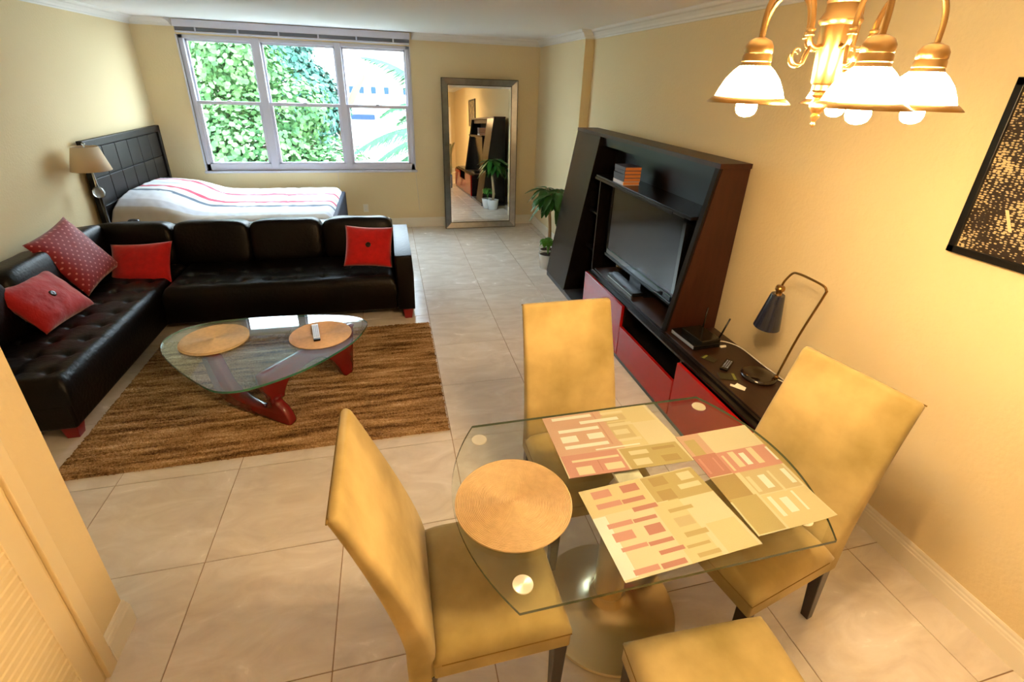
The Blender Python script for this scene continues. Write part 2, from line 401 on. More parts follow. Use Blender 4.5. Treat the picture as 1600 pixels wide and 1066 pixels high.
base = [(0, 0), (0.014, 0), (0.014, 0.095), (0.011, 0.10), (0.011, 0.112), (0.007, 0.118), (0.007, 0.130), (0.003, 0.14), (0, 0.14)]
for k, (p0, p1, n_, c0, c1) in enumerate([((XR, YN), (XR, YP), (-1, 0), 1, 1), ((XR, YP), (XP, YP), (0, -1), 1, -1), ((XP, YP), (XP, YF), (-1, 0), -1, 1),
        ((XP, YF), (1.93, YF), (0, -1), 1, 0.6), ((-0.80, YF), (XL, YF), (0, -1), 0.6, 1), ((XL, YF), (XL, YCL), (1, 0), 1, 1), ((XC, YCL), (XL, YCL), (0, 1), -1, 1), ((XC, YN), (XC, YCL), (1, 0), 1, -1), ((XC, YN), (XR, YN), (0, 1), 1, 1)]):
    o = run_profile('trim_%d' % (k+2), p0, p1, n_, crown, M_crown, c0, c1); struct(o, None, 'crown moulding')
for nm, p0, p1, n_, c0, c1 in [('baseboard_right', (XR, YN), (XR, YP), (-1, 0), 1, 1), ('baseboard_pilaster', (XR, YP), (XP, YP), (0, -1), 1, -1), ('baseboard_corner', (XP, YP), (XP, YF), (-1, 0), -1, 1),
        ('baseboard_far', (XP, YF), (XL, YF), (0, -1), 1, 1), ('baseboard_left', (XL, YF), (XL, YCL), (1, 0), 1, 1), ('baseboard_closet', (XC, -0.985), (XC, YCL), (1, 0), 0, -1), ('baseboard_closet_end', (XC, YCL), (XL, YCL), (0, 1), -1, 1),
        ('baseboard_near', (2.1, YN), (XR, YN), (0, 1), 0, 1)]:
    o = run_profile(nm, p0, p1, n_, base if nm != 'baseboard_near' else base, M_trim, c0, c1); struct(o, None, 'baseboard')
# window
def window():
    w = obj('window_1', boxb(WX0-0.0, WX1, YF+0.16, YF+0.2, WZ0, WZ0+0.02), M_frame); struct(w, 'three-bay white framed window', 'window')
    y0, y1 = YF+0.02, YF+0.10
    bm = bmesh.new()
    box(bm, WX0, WX0+0.05, y0, y1, WZ0, WZ1, .004); box(bm, WX1-0.05, WX1, y0, y1, WZ0, WZ1, .004); box(bm, WX0, WX1, y0, y1, WZ0, WZ0+0.085, .004); box(bm, WX0, WX1, y0, y1, WZ1-0.04, WZ1, .004)
    obj('window_frame', bm, M_frame, w)
    mull = [(-0.003, 0.112), (0.955, 1.052)]
    for a, b_ in mull: obj('mullion', boxb(a+.012, b_-.008, y0-0.015, y1, WZ0+0.04, WZ1, bev=.004), M_frame, w)
    bays = [(WX0+0.05, 0.009), (0.104, 0.967), (1.044, WX1-0.05)]
    for a, b_ in bays:
        zm = 1.665
        lo = bmesh.new(); box(lo, a, a+0.035, y0+0.005, y1-.03, WZ0+.08, zm+.02, .003); box(lo, b_-0.035, b_, y0+0.005, y1-.03, WZ0+.08, zm+.02, .003); box(lo, a, b_, y0+.005, y1-.03, WZ0+.07, WZ0+.105, .003); box(lo, a, b_, y0+.003, y1-.03, zm-.018, zm+.022, .003)
        s = obj('lower_sash', lo, M_frame, w); obj('sash_lock', boxb((a+b_)/2-.025, (a+b_)/2+.025, y0-.012, y0+.02, zm+.018, zm+.034, bev=.004), M_frame, s)
        obj('pane', boxb(a+.03, b_-.03, y0+.03, y0+.034, WZ0+.1, zm-.015), M_pane, s)
        up = bmesh.new(); box(up, a, a+0.022, y0+.05, y1, zm, WZ1-.03, .003); box(up, b_-0.022, b_, y0+.05, y1, zm, WZ1-.03, .003); box(up, a, b_, y0+.05, y1, WZ1-.065, WZ1-.03, .003)
        s = obj('upper_sash', up, M_frame, w); obj('pane', boxb(a+.02, b_-.02, y0+.065, y0+.069, zm, WZ1-.06), M_pane, s)
    obj('window_sill', boxb(WX0-0.03, WX1+0.03, YF-0.022, YF+0.03, WZ0-0.028, WZ0, bev=.005), M_frame, w)
    side = bmesh.new(); box(side, WX0-.018, WX0, YF-.008, YF+.02, WZ0, WZ1); box(side, WX1, WX1+.012, YF-.008, YF+.02, WZ0, WZ1)
    obj('window_casing', side, M_frame, w)
window()
# closet door, louvred
d = obj('door_1', boxb(XC-0.02, XC+0.004, -1.125, -1.049, 0.012, 2.03, bev=.003), M_door); struct(d, 'cream louvred closet door at the lower left', 'door')
obj('stile', boxb(XC-0.02, XC+0.004, -1.9, -1.82, 0.012, 2.03, bev=.003), M_door, d)
for z0, z1 in ((0.012, 0.10), (0.98, 1.07), (1.94, 2.03)): obj('rail', boxb(XC-0.02, XC+0.003, -1.82, -1.125, z0, z1, bev=.003), M_door, d)
me = None
for zz0, zz1 in ((0.10, 0.98), (1.07, 1.94)):
    n_ = int((zz1-zz0)/0.0315)
    for k in range(n_):
        z = zz0+0.02+k*0.0315
        if me is None:
            bm = boxb(-0.018, 0.018, -0.348, 0.348, -0.0032, 0.0032, bev=.001, seg=1, M=Matrix.Rotation(math.radians(48), 4, 'Y')); o = obj('slat', bm, M_door, d); me = o.data
        else: o = bpy.data.objects.new('slat', me); C.objects.link(o); o.parent = d
        o.location = (XC-0.010, -1.4725, z)
struct(obj('trim_20', boxb(XC-0.0, XC+0.016, -1.04, -0.988, 0, 2.08, bev=.004), M_door), 'cream door casing', 'door casing')
struct(obj('trim_21', boxb(XC-0.0, XC+0.016, -1.98, -0.988, 2.08, 2.15, bev=.004), M_door), 'cream door casing', 'door casing')

# ------------------------------------------------------------------ outside the window
def leafcloud(name, blobs, n, size, m, parent=None, seed=1, z_min=-9):
    rnd = random.Random(seed); vs = []; fs = []
    tot = sum(b_[3]**2 for b_ in blobs)
    for (bx_, by_, bz_, br) in blobs:
        for _ in range(int(n*br*br/tot)):
            d_ = Vector((rnd.gauss(0, 1), rnd.gauss(0, 1), rnd.gauss(0, 1))).normalized()
            p = Vector((bx_, by_, bz_))+d_*br*(rnd.uniform(0.55, 1.08)); 
            nn = (d_+Vector((rnd.uniform(-.8, .8), rnd.uniform(-.8, .8), rnd.uniform(-.2, 1.0)))).normalized()
            a = nn.orthogonal().normalized(); a = Quaternion(nn, rnd.uniform(0, 6.28)) @ a; c_ = nn.cross(a)
            s = size*rnd.uniform(.6, 1.25); k = len(vs)
            for q in range(6):
                an = q*PI/3; vs.append(p+(a*math.cos(an)*1.15+c_*math.sin(an)*.85)*s+nn*(0.12*s*math.cos(2*an)))
            fs.append(tuple(range(k, k+6)))
    return obj(name, (vs, fs), m, parent)
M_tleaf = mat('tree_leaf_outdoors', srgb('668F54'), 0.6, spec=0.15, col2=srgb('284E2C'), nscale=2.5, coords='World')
nt, b = nodes_of(M_tleaf)
M_bark = mat('bark', srgb('6B5B48'), 0.9)
M_bwhite = mat('white_stucco', srgb('B4AAA2'), 0.8)
M_bwin = mat('blue_window_glass', srgb('1E3A4C'), 0.4, spec=.2)
def trunk(z0, z1, x, y, r0, m, parent, spread=((0, 0),)):
    bm = bmesh.new()
    tube(bm, spline([(x, y, z0), (x+.15, y, (z0+z1)/2), (x, y, z1)], 5), r0, 10)
    for sx, sy in spread: tube(bm, spline([(x, y, z1-0.3), (x+sx*.5, y+sy*.5, z1+.5), (x+sx, y+sy, z1+1.2)], 4), r0*.5, 8)
    return obj('trunk', bm, m, parent, smooth=True)
t = thing('sea_grape_tree', 'big round-leaved green tree filling the left panes of the window', 'tree', (-1.6, 9.5, -6))
def kid(o, root):
    o.matrix_parent_inverse = Matrix.Translation(root.location).inverted(); return o
kid(trunk(-6, -0.6, -1.2, 9.8, .22, M_bark, t, ((1.2, 0), (-1.6, .3), (.3, -.6))), t)
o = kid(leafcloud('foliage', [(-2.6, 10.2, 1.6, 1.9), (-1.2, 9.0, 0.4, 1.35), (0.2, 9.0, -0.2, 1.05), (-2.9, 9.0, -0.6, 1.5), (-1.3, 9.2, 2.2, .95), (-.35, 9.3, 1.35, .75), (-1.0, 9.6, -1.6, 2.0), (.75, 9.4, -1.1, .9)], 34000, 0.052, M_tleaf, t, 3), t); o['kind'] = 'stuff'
t = thing('distant_tree', 'bluish green tree behind, showing in the middle pane', 'tree', (1.0, 15, -6))
kid(trunk(-6, 1.0, 0.2, 15, .2, M_bark, t, ((.8, 0), (-.8, 0))), t)
o = kid(leafcloud('foliage', [(-1.3, 15, 2.6, .85), (-.7, 15, 1.9, .6), (-.25, 15, 1.5, .5), (.1, 15, 1.0, .4), (-.8, 15, .8, 1.0)], 5000, 0.08, mat('blue_green_leaf', srgb('55806F'), 0.6, spec=.2, col2=srgb('335A50'), nscale=3, coords='World'), t, 5), t); o['kind'] = 'stuff'
def frond(parent, root, dirv, L, droop, m, seed):
    rnd = random.Random(seed); bm = bmesh.new(); d_ = Vector(dirv).normalized(); side = d_.cross(Vector((0, 0, 1))).normalized(); pts = []
    for k in range(15): s = k/14; pts.append(Vector(root)+d_*L*s+Vector((0, 0, 0.25*L*math.sin(s*2.0)-droop*s*s)))
    tube(bm, pts, [0.02*(1-k/16) for k in range(15)], 5)
    for k in range(1, 60):
        s = k/60; f_ = s*14; i = int(f_); p = pts[i].lerp(pts[min(i+1, 14)], f_-i); ll = 0.62*math.sin(PI*min(1, s*.85+.12))*L/2.4
        for sg in (1, -1):
            e_ = p+(side*sg*0.75+d_*0.55+Vector((0, 0, -0.45-rnd.uniform(0, .25)))).normalized()*ll; w_ = d_*0.03
            bm.faces.new([bm.verts.new(p-w_), bm.verts.new(p+w_), bm.verts.new(e_)])
    return obj('frond', bm, m, parent)
M_frond = mat('palm_frond', srgb('31583A'), 0.6, spec=.15)
t = thing('palm_tree', 'palm with drooping fronds low in the right-hand panes', 'tree', (3.6, 8.4, -6))
kid(trunk(-6, 0.7, 3.6, 8.4, .16, M_bark, t, ()), t)
for k, (dv, L, dr) in enumerate([((-1, -.1, 0), 2.9, .9), ((-1, .3, -.15), 2.8, 1.0), ((-.8, -.5, .4), 2.4, 1.0), ((-1, .1, -.25), 2.6, 1.0), ((.3, 1, .2), 2.2, 1), ((1, -.2, .2), 2.2, 1), ((-.6, .8, .3), 2.3, .9)]):
    kid(frond(t, (3.6, 8.4, 0.75), dv, L, dr, M_frond, k), t)
t = thing('palm_tree', 'taller palm whose fronds hang into the upper right pane', 'tree', (3.9, 10.5, -6))
kid(trunk(-6, 1.0, 3.3, 10.3, .16, M_bark, t, ()), t)
for k, (dv, L, dr) in enumerate([((-1, -.05, .52), 2.5, .35), ((-1, -.4, .25), 2.1, .8), ((-.4, .8, .5), 2.2, 1.0), ((1, .2, .6), 2.2, 1), ((.3, -1, .3), 2.2, 1.2), ((-.2, -.2, 1), 1.8, .3)]):
    kid(frond(t, (3.3, 10.3, 1.05), dv, L, dr, M_frond, k+20), t)
# white building across the way
t = thing('apartment_building', 'overexposed white building seen through the right-hand panes', 'building', (5, 26, -7))
def at(o, root=t): return kid(o, root)
at(obj('facade', boxb(-2, 14, 24, 34, -7, 5.5), M_bwhite, t)); at(obj('low_wing', boxb(-6, 14, 21.5, 24, -7, 1.2), M_bwhite, t))
at(obj('parapet', boxb(-6.1, 14.1, 21.4, 21.6, 1.2, 1.35), M_bwhite, t))
for x_ in (-1.3, -.7, -.1, .35, .9, 1.5, 2.4, 3.3, 4.2):
    for z_ in (1.25,):
        f = at(obj('window', boxb(x_, x_+.28, 23.95, 24.02, z_, z_+.4), M_bwhite, t)); g_ = obj('pane', boxb(x_+.03, x_+.25, 23.93, 23.99, z_+.05, z_+.35), M_bwin, f)
at(obj('awning', boxb(.05, 1.06, 21.1, 21.5, .33, .52), mat('slate_blue_awning', srgb('22344A'), .7, spec=.1), t))
struct(obj('floor.001', boxb(-60, 60, 5.3, 120, -7.2, -7.0), mat('pale_paving', srgb('A6A29A'), .9, noise_amt=.1)), 'ground outside', 'ground')

# ------------------------------------------------------------------ television wall unit
def fx(z): return 3.225+0.16*z
TY0, TY1, HY0 = 2.06, 2.66, 0.215
u = thing('entertainment_hutch', 'tall black-brown television hutch with slanted sides and open shelves', 'wall unit', (0, 0, 0))
pr = [(fx(0.05), 0.05), (3.70, 0.05), (3.70, 1.63), (fx(1.63), 1.63)]
o = obj('tower', prism(bmesh.new(), [(fx(.05), .05), (3.70, .05), (3.70, 1.60), (fx(1.60), 1.60)], TY1-TY0, 'y', TY0, bev=.004), M_black, u)
obj('tower_plinth', boxb(3.235, 3.69, TY0-.5, TY1-.01, 0, 0.05, bev=.003), M_grey if False else mat('dark_grey_plinth', srgb('3A3F46'), .3), u)
zs = 0.50
side = [(fx(zs), zs), (3.70, zs), (3.70, 1.60), (fx(1.60), 1.60)]
o = obj('side_panel', prism(bmesh.new(), [(fx(zs)+.02, zs), (3.70, zs), (3.70, 1.60), (fx(1.60)+.02, 1.60)], 0.035, 'y', HY0, bev=.002), M_brownside, u)
o['label'] = 'slanted brown side panel at the near end'
obj('side_panel_edge', prism(bmesh.new(), [(fx(zs), zs), (fx(zs)+.018, zs), (fx(1.60)+.018, 1.60), (fx(1.60), 1.60)], 0.045, 'y', HY0+.004, bev=.003), mat('matt_black_edge', srgb('15100E'), .6, spec=.15), u)
obj('inner_side_panel', prism(bmesh.new(), [(fx(zs)+.03, zs), (3.70, zs), (3.70, 1.60), (fx(1.60)+.03, 1.60)], 0.02, 'y', HY0+.06, bev=.002), M_black, u)
obj('top_board', prism(bmesh.new(), [(fx(1.63)-.006, 1.60), (3.705, 1.60), (3.705, 1.63), (fx(1.63)-.006, 1.63)], TY1-HY0+.008, 'y', HY0-.004, bev=.002), M_brownside, u)
obj('header_rail', prism(bmesh.new(), [(fx(1.60)+.045, 1.52), (fx(1.60)+.065, 1.52), (fx(1.60)+.065, 1.60), (fx(1.60)+.045, 1.60)], TY0-HY0-.07, 'y', HY0+.07, bev=.002), M_backpanel, u)
obj('back_panel', boxb(3.68, 3.695, HY0+.07, TY0, .05, 1.60), M_backpanel, u)
SHZ = 1.285
obj('shelf', boxb(3.40, 3.68, HY0+.08, 1.87, SHZ-.022, SHZ, bev=.002), M_black, u)
obj('shelf_strip', boxb(3.395, 3.402, HY0+.30, 1.88, SHZ-.04, SHZ-.018), M_silver if False else M_black, u)
obj('divider', boxb(3.42, 3.68, 1.80, 1.82, .05, SHZ-.022, bev=.002), M_black, u)
for z_ in (0.92, 0.55): obj('shelf', boxb(3.44, 3.68, 1.82, TY0, z_-.018, z_, bev=.002), M_black, u)
# bench with red fronts
b_ = thing('media_bench', 'low brown-black media bench with glossy red drawer fronts', 'media bench', (0, 0, 0))
BY0, BY1 = -0.93, 1.50
ZT = 0.50
obj('benchtop', boxb(3.315, 3.70, BY0, BY1, ZT-.03, ZT, bev=.002), mat('brown_benchtop', srgb('2E1A10'), .3, noise_amt=.2, nscale=5, stretch=(8, 1, 8)), b_)
obj('front_rail', boxb(3.25, 3.318, BY0, BY1, .462, .482, bev=.004), M_black, b_)
obj('front_rail', boxb(3.29, 3.318, BY0, BY1, .482, .494, bev=.002), M_black, b_)
obj('plinth', boxb(3.235, 3.69, BY0+.01, BY1-.01, 0, 0.045, bev=.002), bpy.data.materials['dark_grey_plinth'], b_)
bm = bmesh.new(); box(bm, 3.67, 3.70, BY0, BY1, .045, .47); box(bm, 3.25, 3.70, BY0, BY0+.02, .045, .47); box(bm, 3.25, 3.70, BY1-.02, BY1, .045, .47); box(bm, 3.25, 3.7, BY0, BY1, .045, .06)
box(bm, 3.25, 3.70, -.105, -.09, .045, .47); box(bm, 3.25, 3.70, .70, .715, .045, .47); box(bm, 3.27, 3.70, -.09, .70, .28, .295)
obj('carcass', bm, M_black, b_)
for y0, y1, z1, lb in ((-0.925, -0.102, .455, None), (-0.092, 0.702, .305, 'lower red flap under the open slot'), (0.712, 1.495, .475, None)):
    o = obj('drawer_front', boxb(3.222, 3.245, y0, y1, .045, z1, bev=.0015, seg=1), M_redgloss, b_)
    if lb: o['label'] = lb
# television
t = thing('television', 'black flat television on a glossy stand in the hutch', 'television', (3.50, 1.08, ZT+.02))
TVX = 0
obj('cabinet', boxb(0.0, 0.06, -0.62, 0.62, .055, .745, bev=.008), M_blackplastic, t)
obj('screen', boxb(-0.006, 0.002, -0.575, 0.575, .115, .700, bev=.001, seg=1), M_screen, t)
bm = bmesh.new(); box(bm, -.012, .01, -.62, .62, .70, .745, .004); box(bm, -.012, .01, -.62, -.575, .055, .745, .004); box(bm, -.012, .01, .575, .62, .055, .745, .004); box(bm, -.012, .01, -.62, .62, .055, .115, .004)
obj('bezel', bm, mat('gloss_black_bezel', srgb('101114'), .08, spec=.7, coat=.5), t)
obj('speaker_strip', boxb(-.02, 0, -.60, .60, .04, .07, bev=.006), mat('gunmetal_strip', srgb('23272C'), .22, metal=.4), t)
obj('stand_neck', boxb(.01, .05, -.1, .1, -.01, .06), M_blackplastic, t); obj('stand_base', boxb(-.06, .12, -.3, .3, -.02, -.008, bev=.004), M_blackplastic, t)
# dvd player lying in front of the television
t = thing('disc_player', 'slim black player lying in front of the television', 'disc player', (3.395, 1.05, ZT))
obj('case', boxb(-.045, .05, -.24, .24, .0, .035, bev=.003), M_blackplastic, t); obj('faceplate', boxb(-.048, -.044, -.23, .23, .005, .012), M_silver, t)
# books
for k in range(5):
    hgt = 0.0285
    lab = ['bottom book of the tan-paged stack on the hutch shelf, white spine', 'second book from the bottom of the stack on the hutch shelf', 'middle book of the five stacked on the hutch shelf', 'fourth book up in the stack on the hutch shelf', 'topmost book of the stack on the hutch shelf'][k]
    t = thing('book', lab, 'book', (3.49+.002*(k % 2), 1.44-.002*k, SHZ+k*(hgt+.0012)), 0.02*((k*7) % 3-1), 'books stacked on the hutch shelf')
    cov = mat('book_cover_%d' % k, srgb(['E4E4EA', '4B4B5A', '3E3E4C', '3A3A48', '565364'][k]), .5) if k < 2 or k == 4 else bpy.data.materials['book_cover_1']
    bm = bmesh.new(); box(bm, -.075, .075, -.10, .10, 0, .0025); box(bm, -.075, .075, -.10, .10, hgt-.0025, hgt); box(bm, -.075, -.0715, -.10, .10, 0, hgt)
    obj('cover', bm, cov, t); obj('pages', boxb(-.0715, .072, -.099, .096, .0025, hgt-.0025), mat('orange_pages', srgb('D98A4E'), .8) if k == 0 else bpy.data.materials['orange_pages'], t)
t = thing('ornament', 'small gold ornament on the dark shelf left of the television', 'ornament', (3.53, 1.94, .92))
obj('body', lathe(bmesh.new(), [(0, 0), (.03, 0), (.02, .012), (.012, .03), (.035, .06), (.04, .085), (.028, .12), (.01, .14), (0, .145)], 20), mat('dull_gold', srgb('6A5536'), .3, metal=1), t, smooth=True)
t = thing('candle_holder', 'small metal bowl on the bench beside the television base', 'bowl', (3.53, 1.42, ZT))
obj('bowl', lathe(bmesh.new(), [(0, 0), (.02, 0), (.035, .02), (.04, .045), (.036, .045), (.03, .022), (0, .01)], 20), bpy.data.materials['dull_gold'], t, smooth=True)
# router stack
t = thing('modem', 'flat black modem with a grey front, under the router', 'modem', (3.45, .075, ZT), .06)
obj('case', boxb(-.10, .10, -.13, .13, .004, .034, bev=.003), M_blackplastic, t); obj('front_strip', boxb(-.103, -.099, -.12, .12, .008, .03), M_grey, t)
t = thing('router', 'black wireless router with two upright antennas on the bench', 'router', (3.475, .06, ZT+.034), .1)
obj('case', boxb(-.075, .075, -.11, .10, 0, .028, bev=.006), mat('olive_black_plastic', srgb('1C1A12'), .15, spec=.6), t)
for (x_, y_, tx, ty) in ((.075, .07, .01, .0), (.075, -.085, .03, -.03)):
    a = obj('antenna', tube(bmesh.new(), [(x_, y_, .01), (x_+tx*.3, y_+ty*.3, .05), (x_+tx, y_+ty, .17)], [.006, .006, .005], 8), M_blackplastic, t, smooth=True)
t = thing('cable', 'white cable trailing behind the router along the wall', 'cable', (0, 0, 0))
obj('cord', tube(bmesh.new(), spline([(3.58, .02, ZT+.006), (3.64, .0, ZT+.006), (3.68, -.1, ZT+.012), (3.685, -.3, ZT+.006), (3.69, -.5, ZT+.005), (3.66, -.46, ZT+.005)], 6), .0035, 6), M_white, t, smooth=True)
obj('plug', boxb(3.56, 3.60, -.06, -.045, ZT+.001, ZT+.014, bev=.003), M_white, t)
def bench_slab(name, label, cat, x, y, w, l, h, rz, m, extra=None):
    t = thing(name, label, cat, (x, y, ZT), rz); obj('body', boxb(-w/2, w/2, -l/2, l/2, .0005, h, bev=min(.003, h*.3)), m, t)
    if extra: extra(t)
    return t
def keys(t):
    for i in range(3):
        for j in range(6): obj('key', boxb(-.014+i*.012, -.006+i*.012, -.05+j*.018, -.04+j*.018, .016, .0185, bev=.001, seg=1), M_grey, t)
bench_slab('card', 'small dark card with a green stripe beside the router', 'card', 3.40, -.165, .055, .09, .003, .5, mat('dark_card', srgb('2B2A1A'), .3), lambda t: obj('stripe', boxb(-.0275, .0275, .02, .035, .003, .0036), mat('green_stripe', srgb('7C7F3A'), .4), t))
bench_slab('remote_control', 'black remote with small grey keys between router and lamp', 'remote control', 3.455, -.265, .045, .14, .016, -.9, M_blackplastic, keys)
bench_slab('wallet', 'dark folded card holder with an olive band in front of the lamp base', 'card holder', 3.385, -.37, .07, .10, .005, 1.2, bpy.data.materials['dark_card'], lambda t: obj('band', boxb(-.035, .035, -.045, -.03, .005, .0056), bpy.data.materials['green_stripe'], t))
t = thing('paper_note', 'small white paper slip lying by the black lamp base', 'paper', (3.378, -.475, ZT), .3); obj('sheet', prism(bmesh.new(), [(-.03, .03), (-.012, -.02), (.0, -.045), (.035, -.03), (.03, .025), (.0, .02), (-.012, .04)], .0012, 'z', .0004), mat('white_paper', srgb('F0ECDA'), .8), t)
# desk lamp
t = thing('desk_lamp', 'brass desk lamp with a dark cone shade on the bench', 'lamp', (3.565, -.41, ZT))
obj('base', lathe(bmesh.new(), [(0, 0), (.095, 0), (.10, .008), (.098, .018), (.085, .026), (.02, .030), (0, .03)], 40), mat('dark_bronze', srgb('1E140D'), .15, spec=.7), t, smooth=True)
obj('collar', lathe(bmesh.new(), [(0, 0), (.012, 0), (.012, .02), (0, .02)], 12, .066, -.062, .024), M_brass, t, smooth=True)
px_ = (.066, -.062)
stem = [(px_[0], px_[1], .03), (px_[0]-.01, px_[1]-.068, .33), (px_[0]-.02, px_[1]-.150, .61), (px_[0]-.022, px_[1]-.155, .645), (px_[0]-.026, px_[1]-.135, .662), (px_[0]-.03, px_[1]-.06, .668), (px_[0]-.034, px_[1]+.02, .668), (px_[0]-.035, px_[1]+.06, .655), (px_[0]-.036, px_[1]+.095, .60), (px_[0]-.036, px_[1]+.105, .57)]
obj('stem', tube(bmesh.new(), spline(stem, 6), .006, 10), M_brass, t, smooth=True)
sh = Matrix.Translation((px_[0]-.036, px_[1]+.11, .56)) @ Matrix.Rotation(math.radians(5), 4, 'X')
bm = lathe(bmesh.new(), [(.0, 0), (.022, 0), (.026, -.012), (.026, -.022), (.018, -.03), (.018, -.05), (.026, -.055)], 20)
for v in bm.verts: v.co = sh @ v.co
so = obj('socket', bm, M_brass, t, smooth=True)
bm = lathe(bmesh.new(), [(.0, -.05), (.036, -.05), (.038, -.055), (.072, -.262), (.069, -.262), (.035, -.058), (0, -.056)], 36)
for v in bm.verts: v.co = sh @ v.co
flatish(obj('lamp_shade', bm, mat('dark_enamel_shade', srgb('1D2132'), .18, spec=.7), t), .5)
# picture on the right wall
t = thing('framed_picture', 'black framed sepia city-lights photograph on the right wall', 'picture', (0, 0, 0))
PY0, PY1, PZ0, PZ1 = -1.90, -0.965, 1.46, 2.115
bm = bmesh.new(); f_ = .028
for a in ((PY0, PY1, PZ0, PZ0+f_), (PY0, PY1, PZ1-f_, PZ1), (PY0, PY0+f_, PZ0, PZ1), (PY1-f_, PY1, PZ0, PZ1)): box(bm, 3.768, 3.795, a[0], a[1], a[2], a[3], .002)
obj('frame', bm, mat('black_picture_frame', srgb('090806'), .35), t)
M_pic = mat('sepia_print', srgb('2A1A0C'), .5); nt, b = nodes_of(M_pic)
g = nt.nodes.new('ShaderNodeTexCoord'); mp = nt.nodes.new('ShaderNodeMapping'); mp.inputs['Scale'].default_value = (1, .75, 1.5)
v = nt.nodes.new('ShaderNodeTexVoronoi'); v.inputs['Scale'].default_value = 80; v.inputs['Randomness'].default_value = .55
n1 = nt.nodes.new('ShaderNodeTexNoise'); n1.inputs['Scale'].default_value = 9; mx = nt.nodes.new('ShaderNodeMath'); mx.operation = 'MULTIPLY_ADD'; mx.inputs[1].default_value = .8; 
nt.links.new(g.outputs['Object'], mp.inputs[0]); nt.links.new(mp.outputs[0], v.inputs['Vector']); nt.links.new(g.outputs['Object'], n1.inputs['Vector'])
nt.links.new(n1.outputs[0], mx.inputs[0]); nt.links.new(v.outputs['Distance'], mx.inputs[2])
r = nt.nodes.new('ShaderNodeValToRGB'); e = r.color_ramp.elements; e[0].position = .68; e[0].color = srgb('C9B88E'); e[1].position = .81; e[1].color = srgb('241608'); nt.links.new(mx.outputs[0], r.inputs[0]); nt.links.new(r.outputs[0], b.inputs['Base Color'])
obj('print', boxb(3.780, 3.784, PY0+.02, PY1-.02, PZ0+.02, PZ1-.02), M_pic, t)
M_cream = mat('cream_ink', srgb('D8C79A'), .6)
bm = bmesh.new()
for yy, zz, w_, h_, sl in ((-1.125, 1.625, .012, .075, .02), (-1.178, 1.64, .010, .07, .015), (-1.195, 1.72, .05, .008, 0), (-1.195, 1.795, .05, .006, 0)):
    q = [(yy+w_/2-sl, zz-h_/2), (yy-w_/2-sl, zz-h_/2), (yy-w_/2+sl, zz+h_/2), (yy+w_/2+sl, zz+h_/2)]
    prism(bm, q, .001, 'x', 3.779)
obj('billboard_marks', bm, M_cream, t)
tx = bpy.data.curves.new('letter', 'FONT'); tx.body = 'E'; tx.size = .05; tx.extrude = .0005; to0 = bpy.data.objects.new('letter_source', tx); C.objects.link(to0)
bpy.context.view_layer.update(); me = bpy.data.meshes.new_from_object(to0.evaluated_get(bpy.context.evaluated_depsgraph_get())); bpy.data.objects.remove(to0)
to = bpy.data.objects.new('lettering', me); C.objects.link(to); to.parent = t; me.materials.clear(); me.materials.append(M_cream)
to.matrix_world = Matrix(((0, 0, -1, 3.7785), (-1, 0, 0, -1.215), (0, 1, 0, 1.738), (0, 0, 0, 1)))

# ------------------------------------------------------------------ mirror leaning on the far wall
t = thing('leaning_mirror', 'tall floor mirror with a wide antiqued silver frame leaning on the far wall', 'mirror', (0, 0, 0))
Wm, Hm = 1.06, 2.055
ml = Vector((2.297, 4.745, .004)); mr_ = Vector((3.345, 4.750, .004)); up_ = Vector((0.0, 0.085, 2.045))
MM = frame3(ml, mr_-ml, up_)
fw = .082
def mpts(bm, quad, z0, z1):
    prism(bm, quad, z1-z0, 'z', z0, bev=.002, seg=1); return bm
quads = [[(0, 0), (Wm, 0), (Wm-fw, fw), (fw, fw)], [(0, Hm), (fw, Hm-fw), (Wm-fw, Hm-fw), (Wm, Hm)], [(0, 0), (fw, fw), (fw, Hm-fw), (0, Hm)], [(Wm, 0), (Wm, Hm), (Wm-fw, Hm-fw), (Wm-fw, fw)]]
for q in quads:
    bm = bmesh.new()
    # outer edge high, inner edge low: a bevelled mirror strip
    vs = []
    for (x_, y_) in q:
        outer = x_ in (0, Wm) or y_ in (0, Hm)
        vs.append((bm.verts.new((x_, y_, 0.0)), bm.verts.new((x_, y_, 0.030 if outer else 0.014))))
    n_ = 4
    bm.faces.new([v[0] for v in vs]); bm.faces.new([v[1] for v in vs][::-1])
    for i in range(n_): bm.faces.new((vs[i][0], vs[(i+1) % n_][0], vs[(i+1) % n_][1], vs[i][1]))
    bmesh.ops.recalc_face_normals(bm, faces=bm.faces[:])
    for v in bm.verts: v.co = MM @ v.co
    obj('frame_strip', bm, M_mirrorframe, t)
bm = bmesh.new()
for a in ((-.006, Wm+.006, -.004, .004), (-.006, Wm+.006, Hm-.004, Hm+.004), (-.006, .004, 0, Hm), (Wm-.004, Wm+.006, 0, Hm)): box(bm, a[0], a[1], a[2], a[3], -.006, .033)
for a in ((fw-.004, Wm-fw+.004, fw-.004, fw+.004), (fw-.004, Wm-fw+.004, Hm-fw-.004, Hm-fw+.004), (fw-.004, fw+.004, fw, Hm-fw), (Wm-fw-.004, Wm-fw+.004, fw, Hm-fw)): box(bm, a[0], a[1], a[2], a[3], .004, .017)
for v in bm.verts: v.co = MM @ v.co
obj('frame_edging', bm, M_darkedge, t)
bm = bmesh.new(); box(bm, fw, Wm-fw, fw, Hm-fw, 0, .008)
for v in bm.verts: v.co = MM @ v.co
obj('mirror_pane', bm, M_mirror, t)
bm = bmesh.new(); bw = .028; X0, X1, Y0, Y1 = fw+.004, Wm-fw-.004, fw+.004, Hm-fw-.004
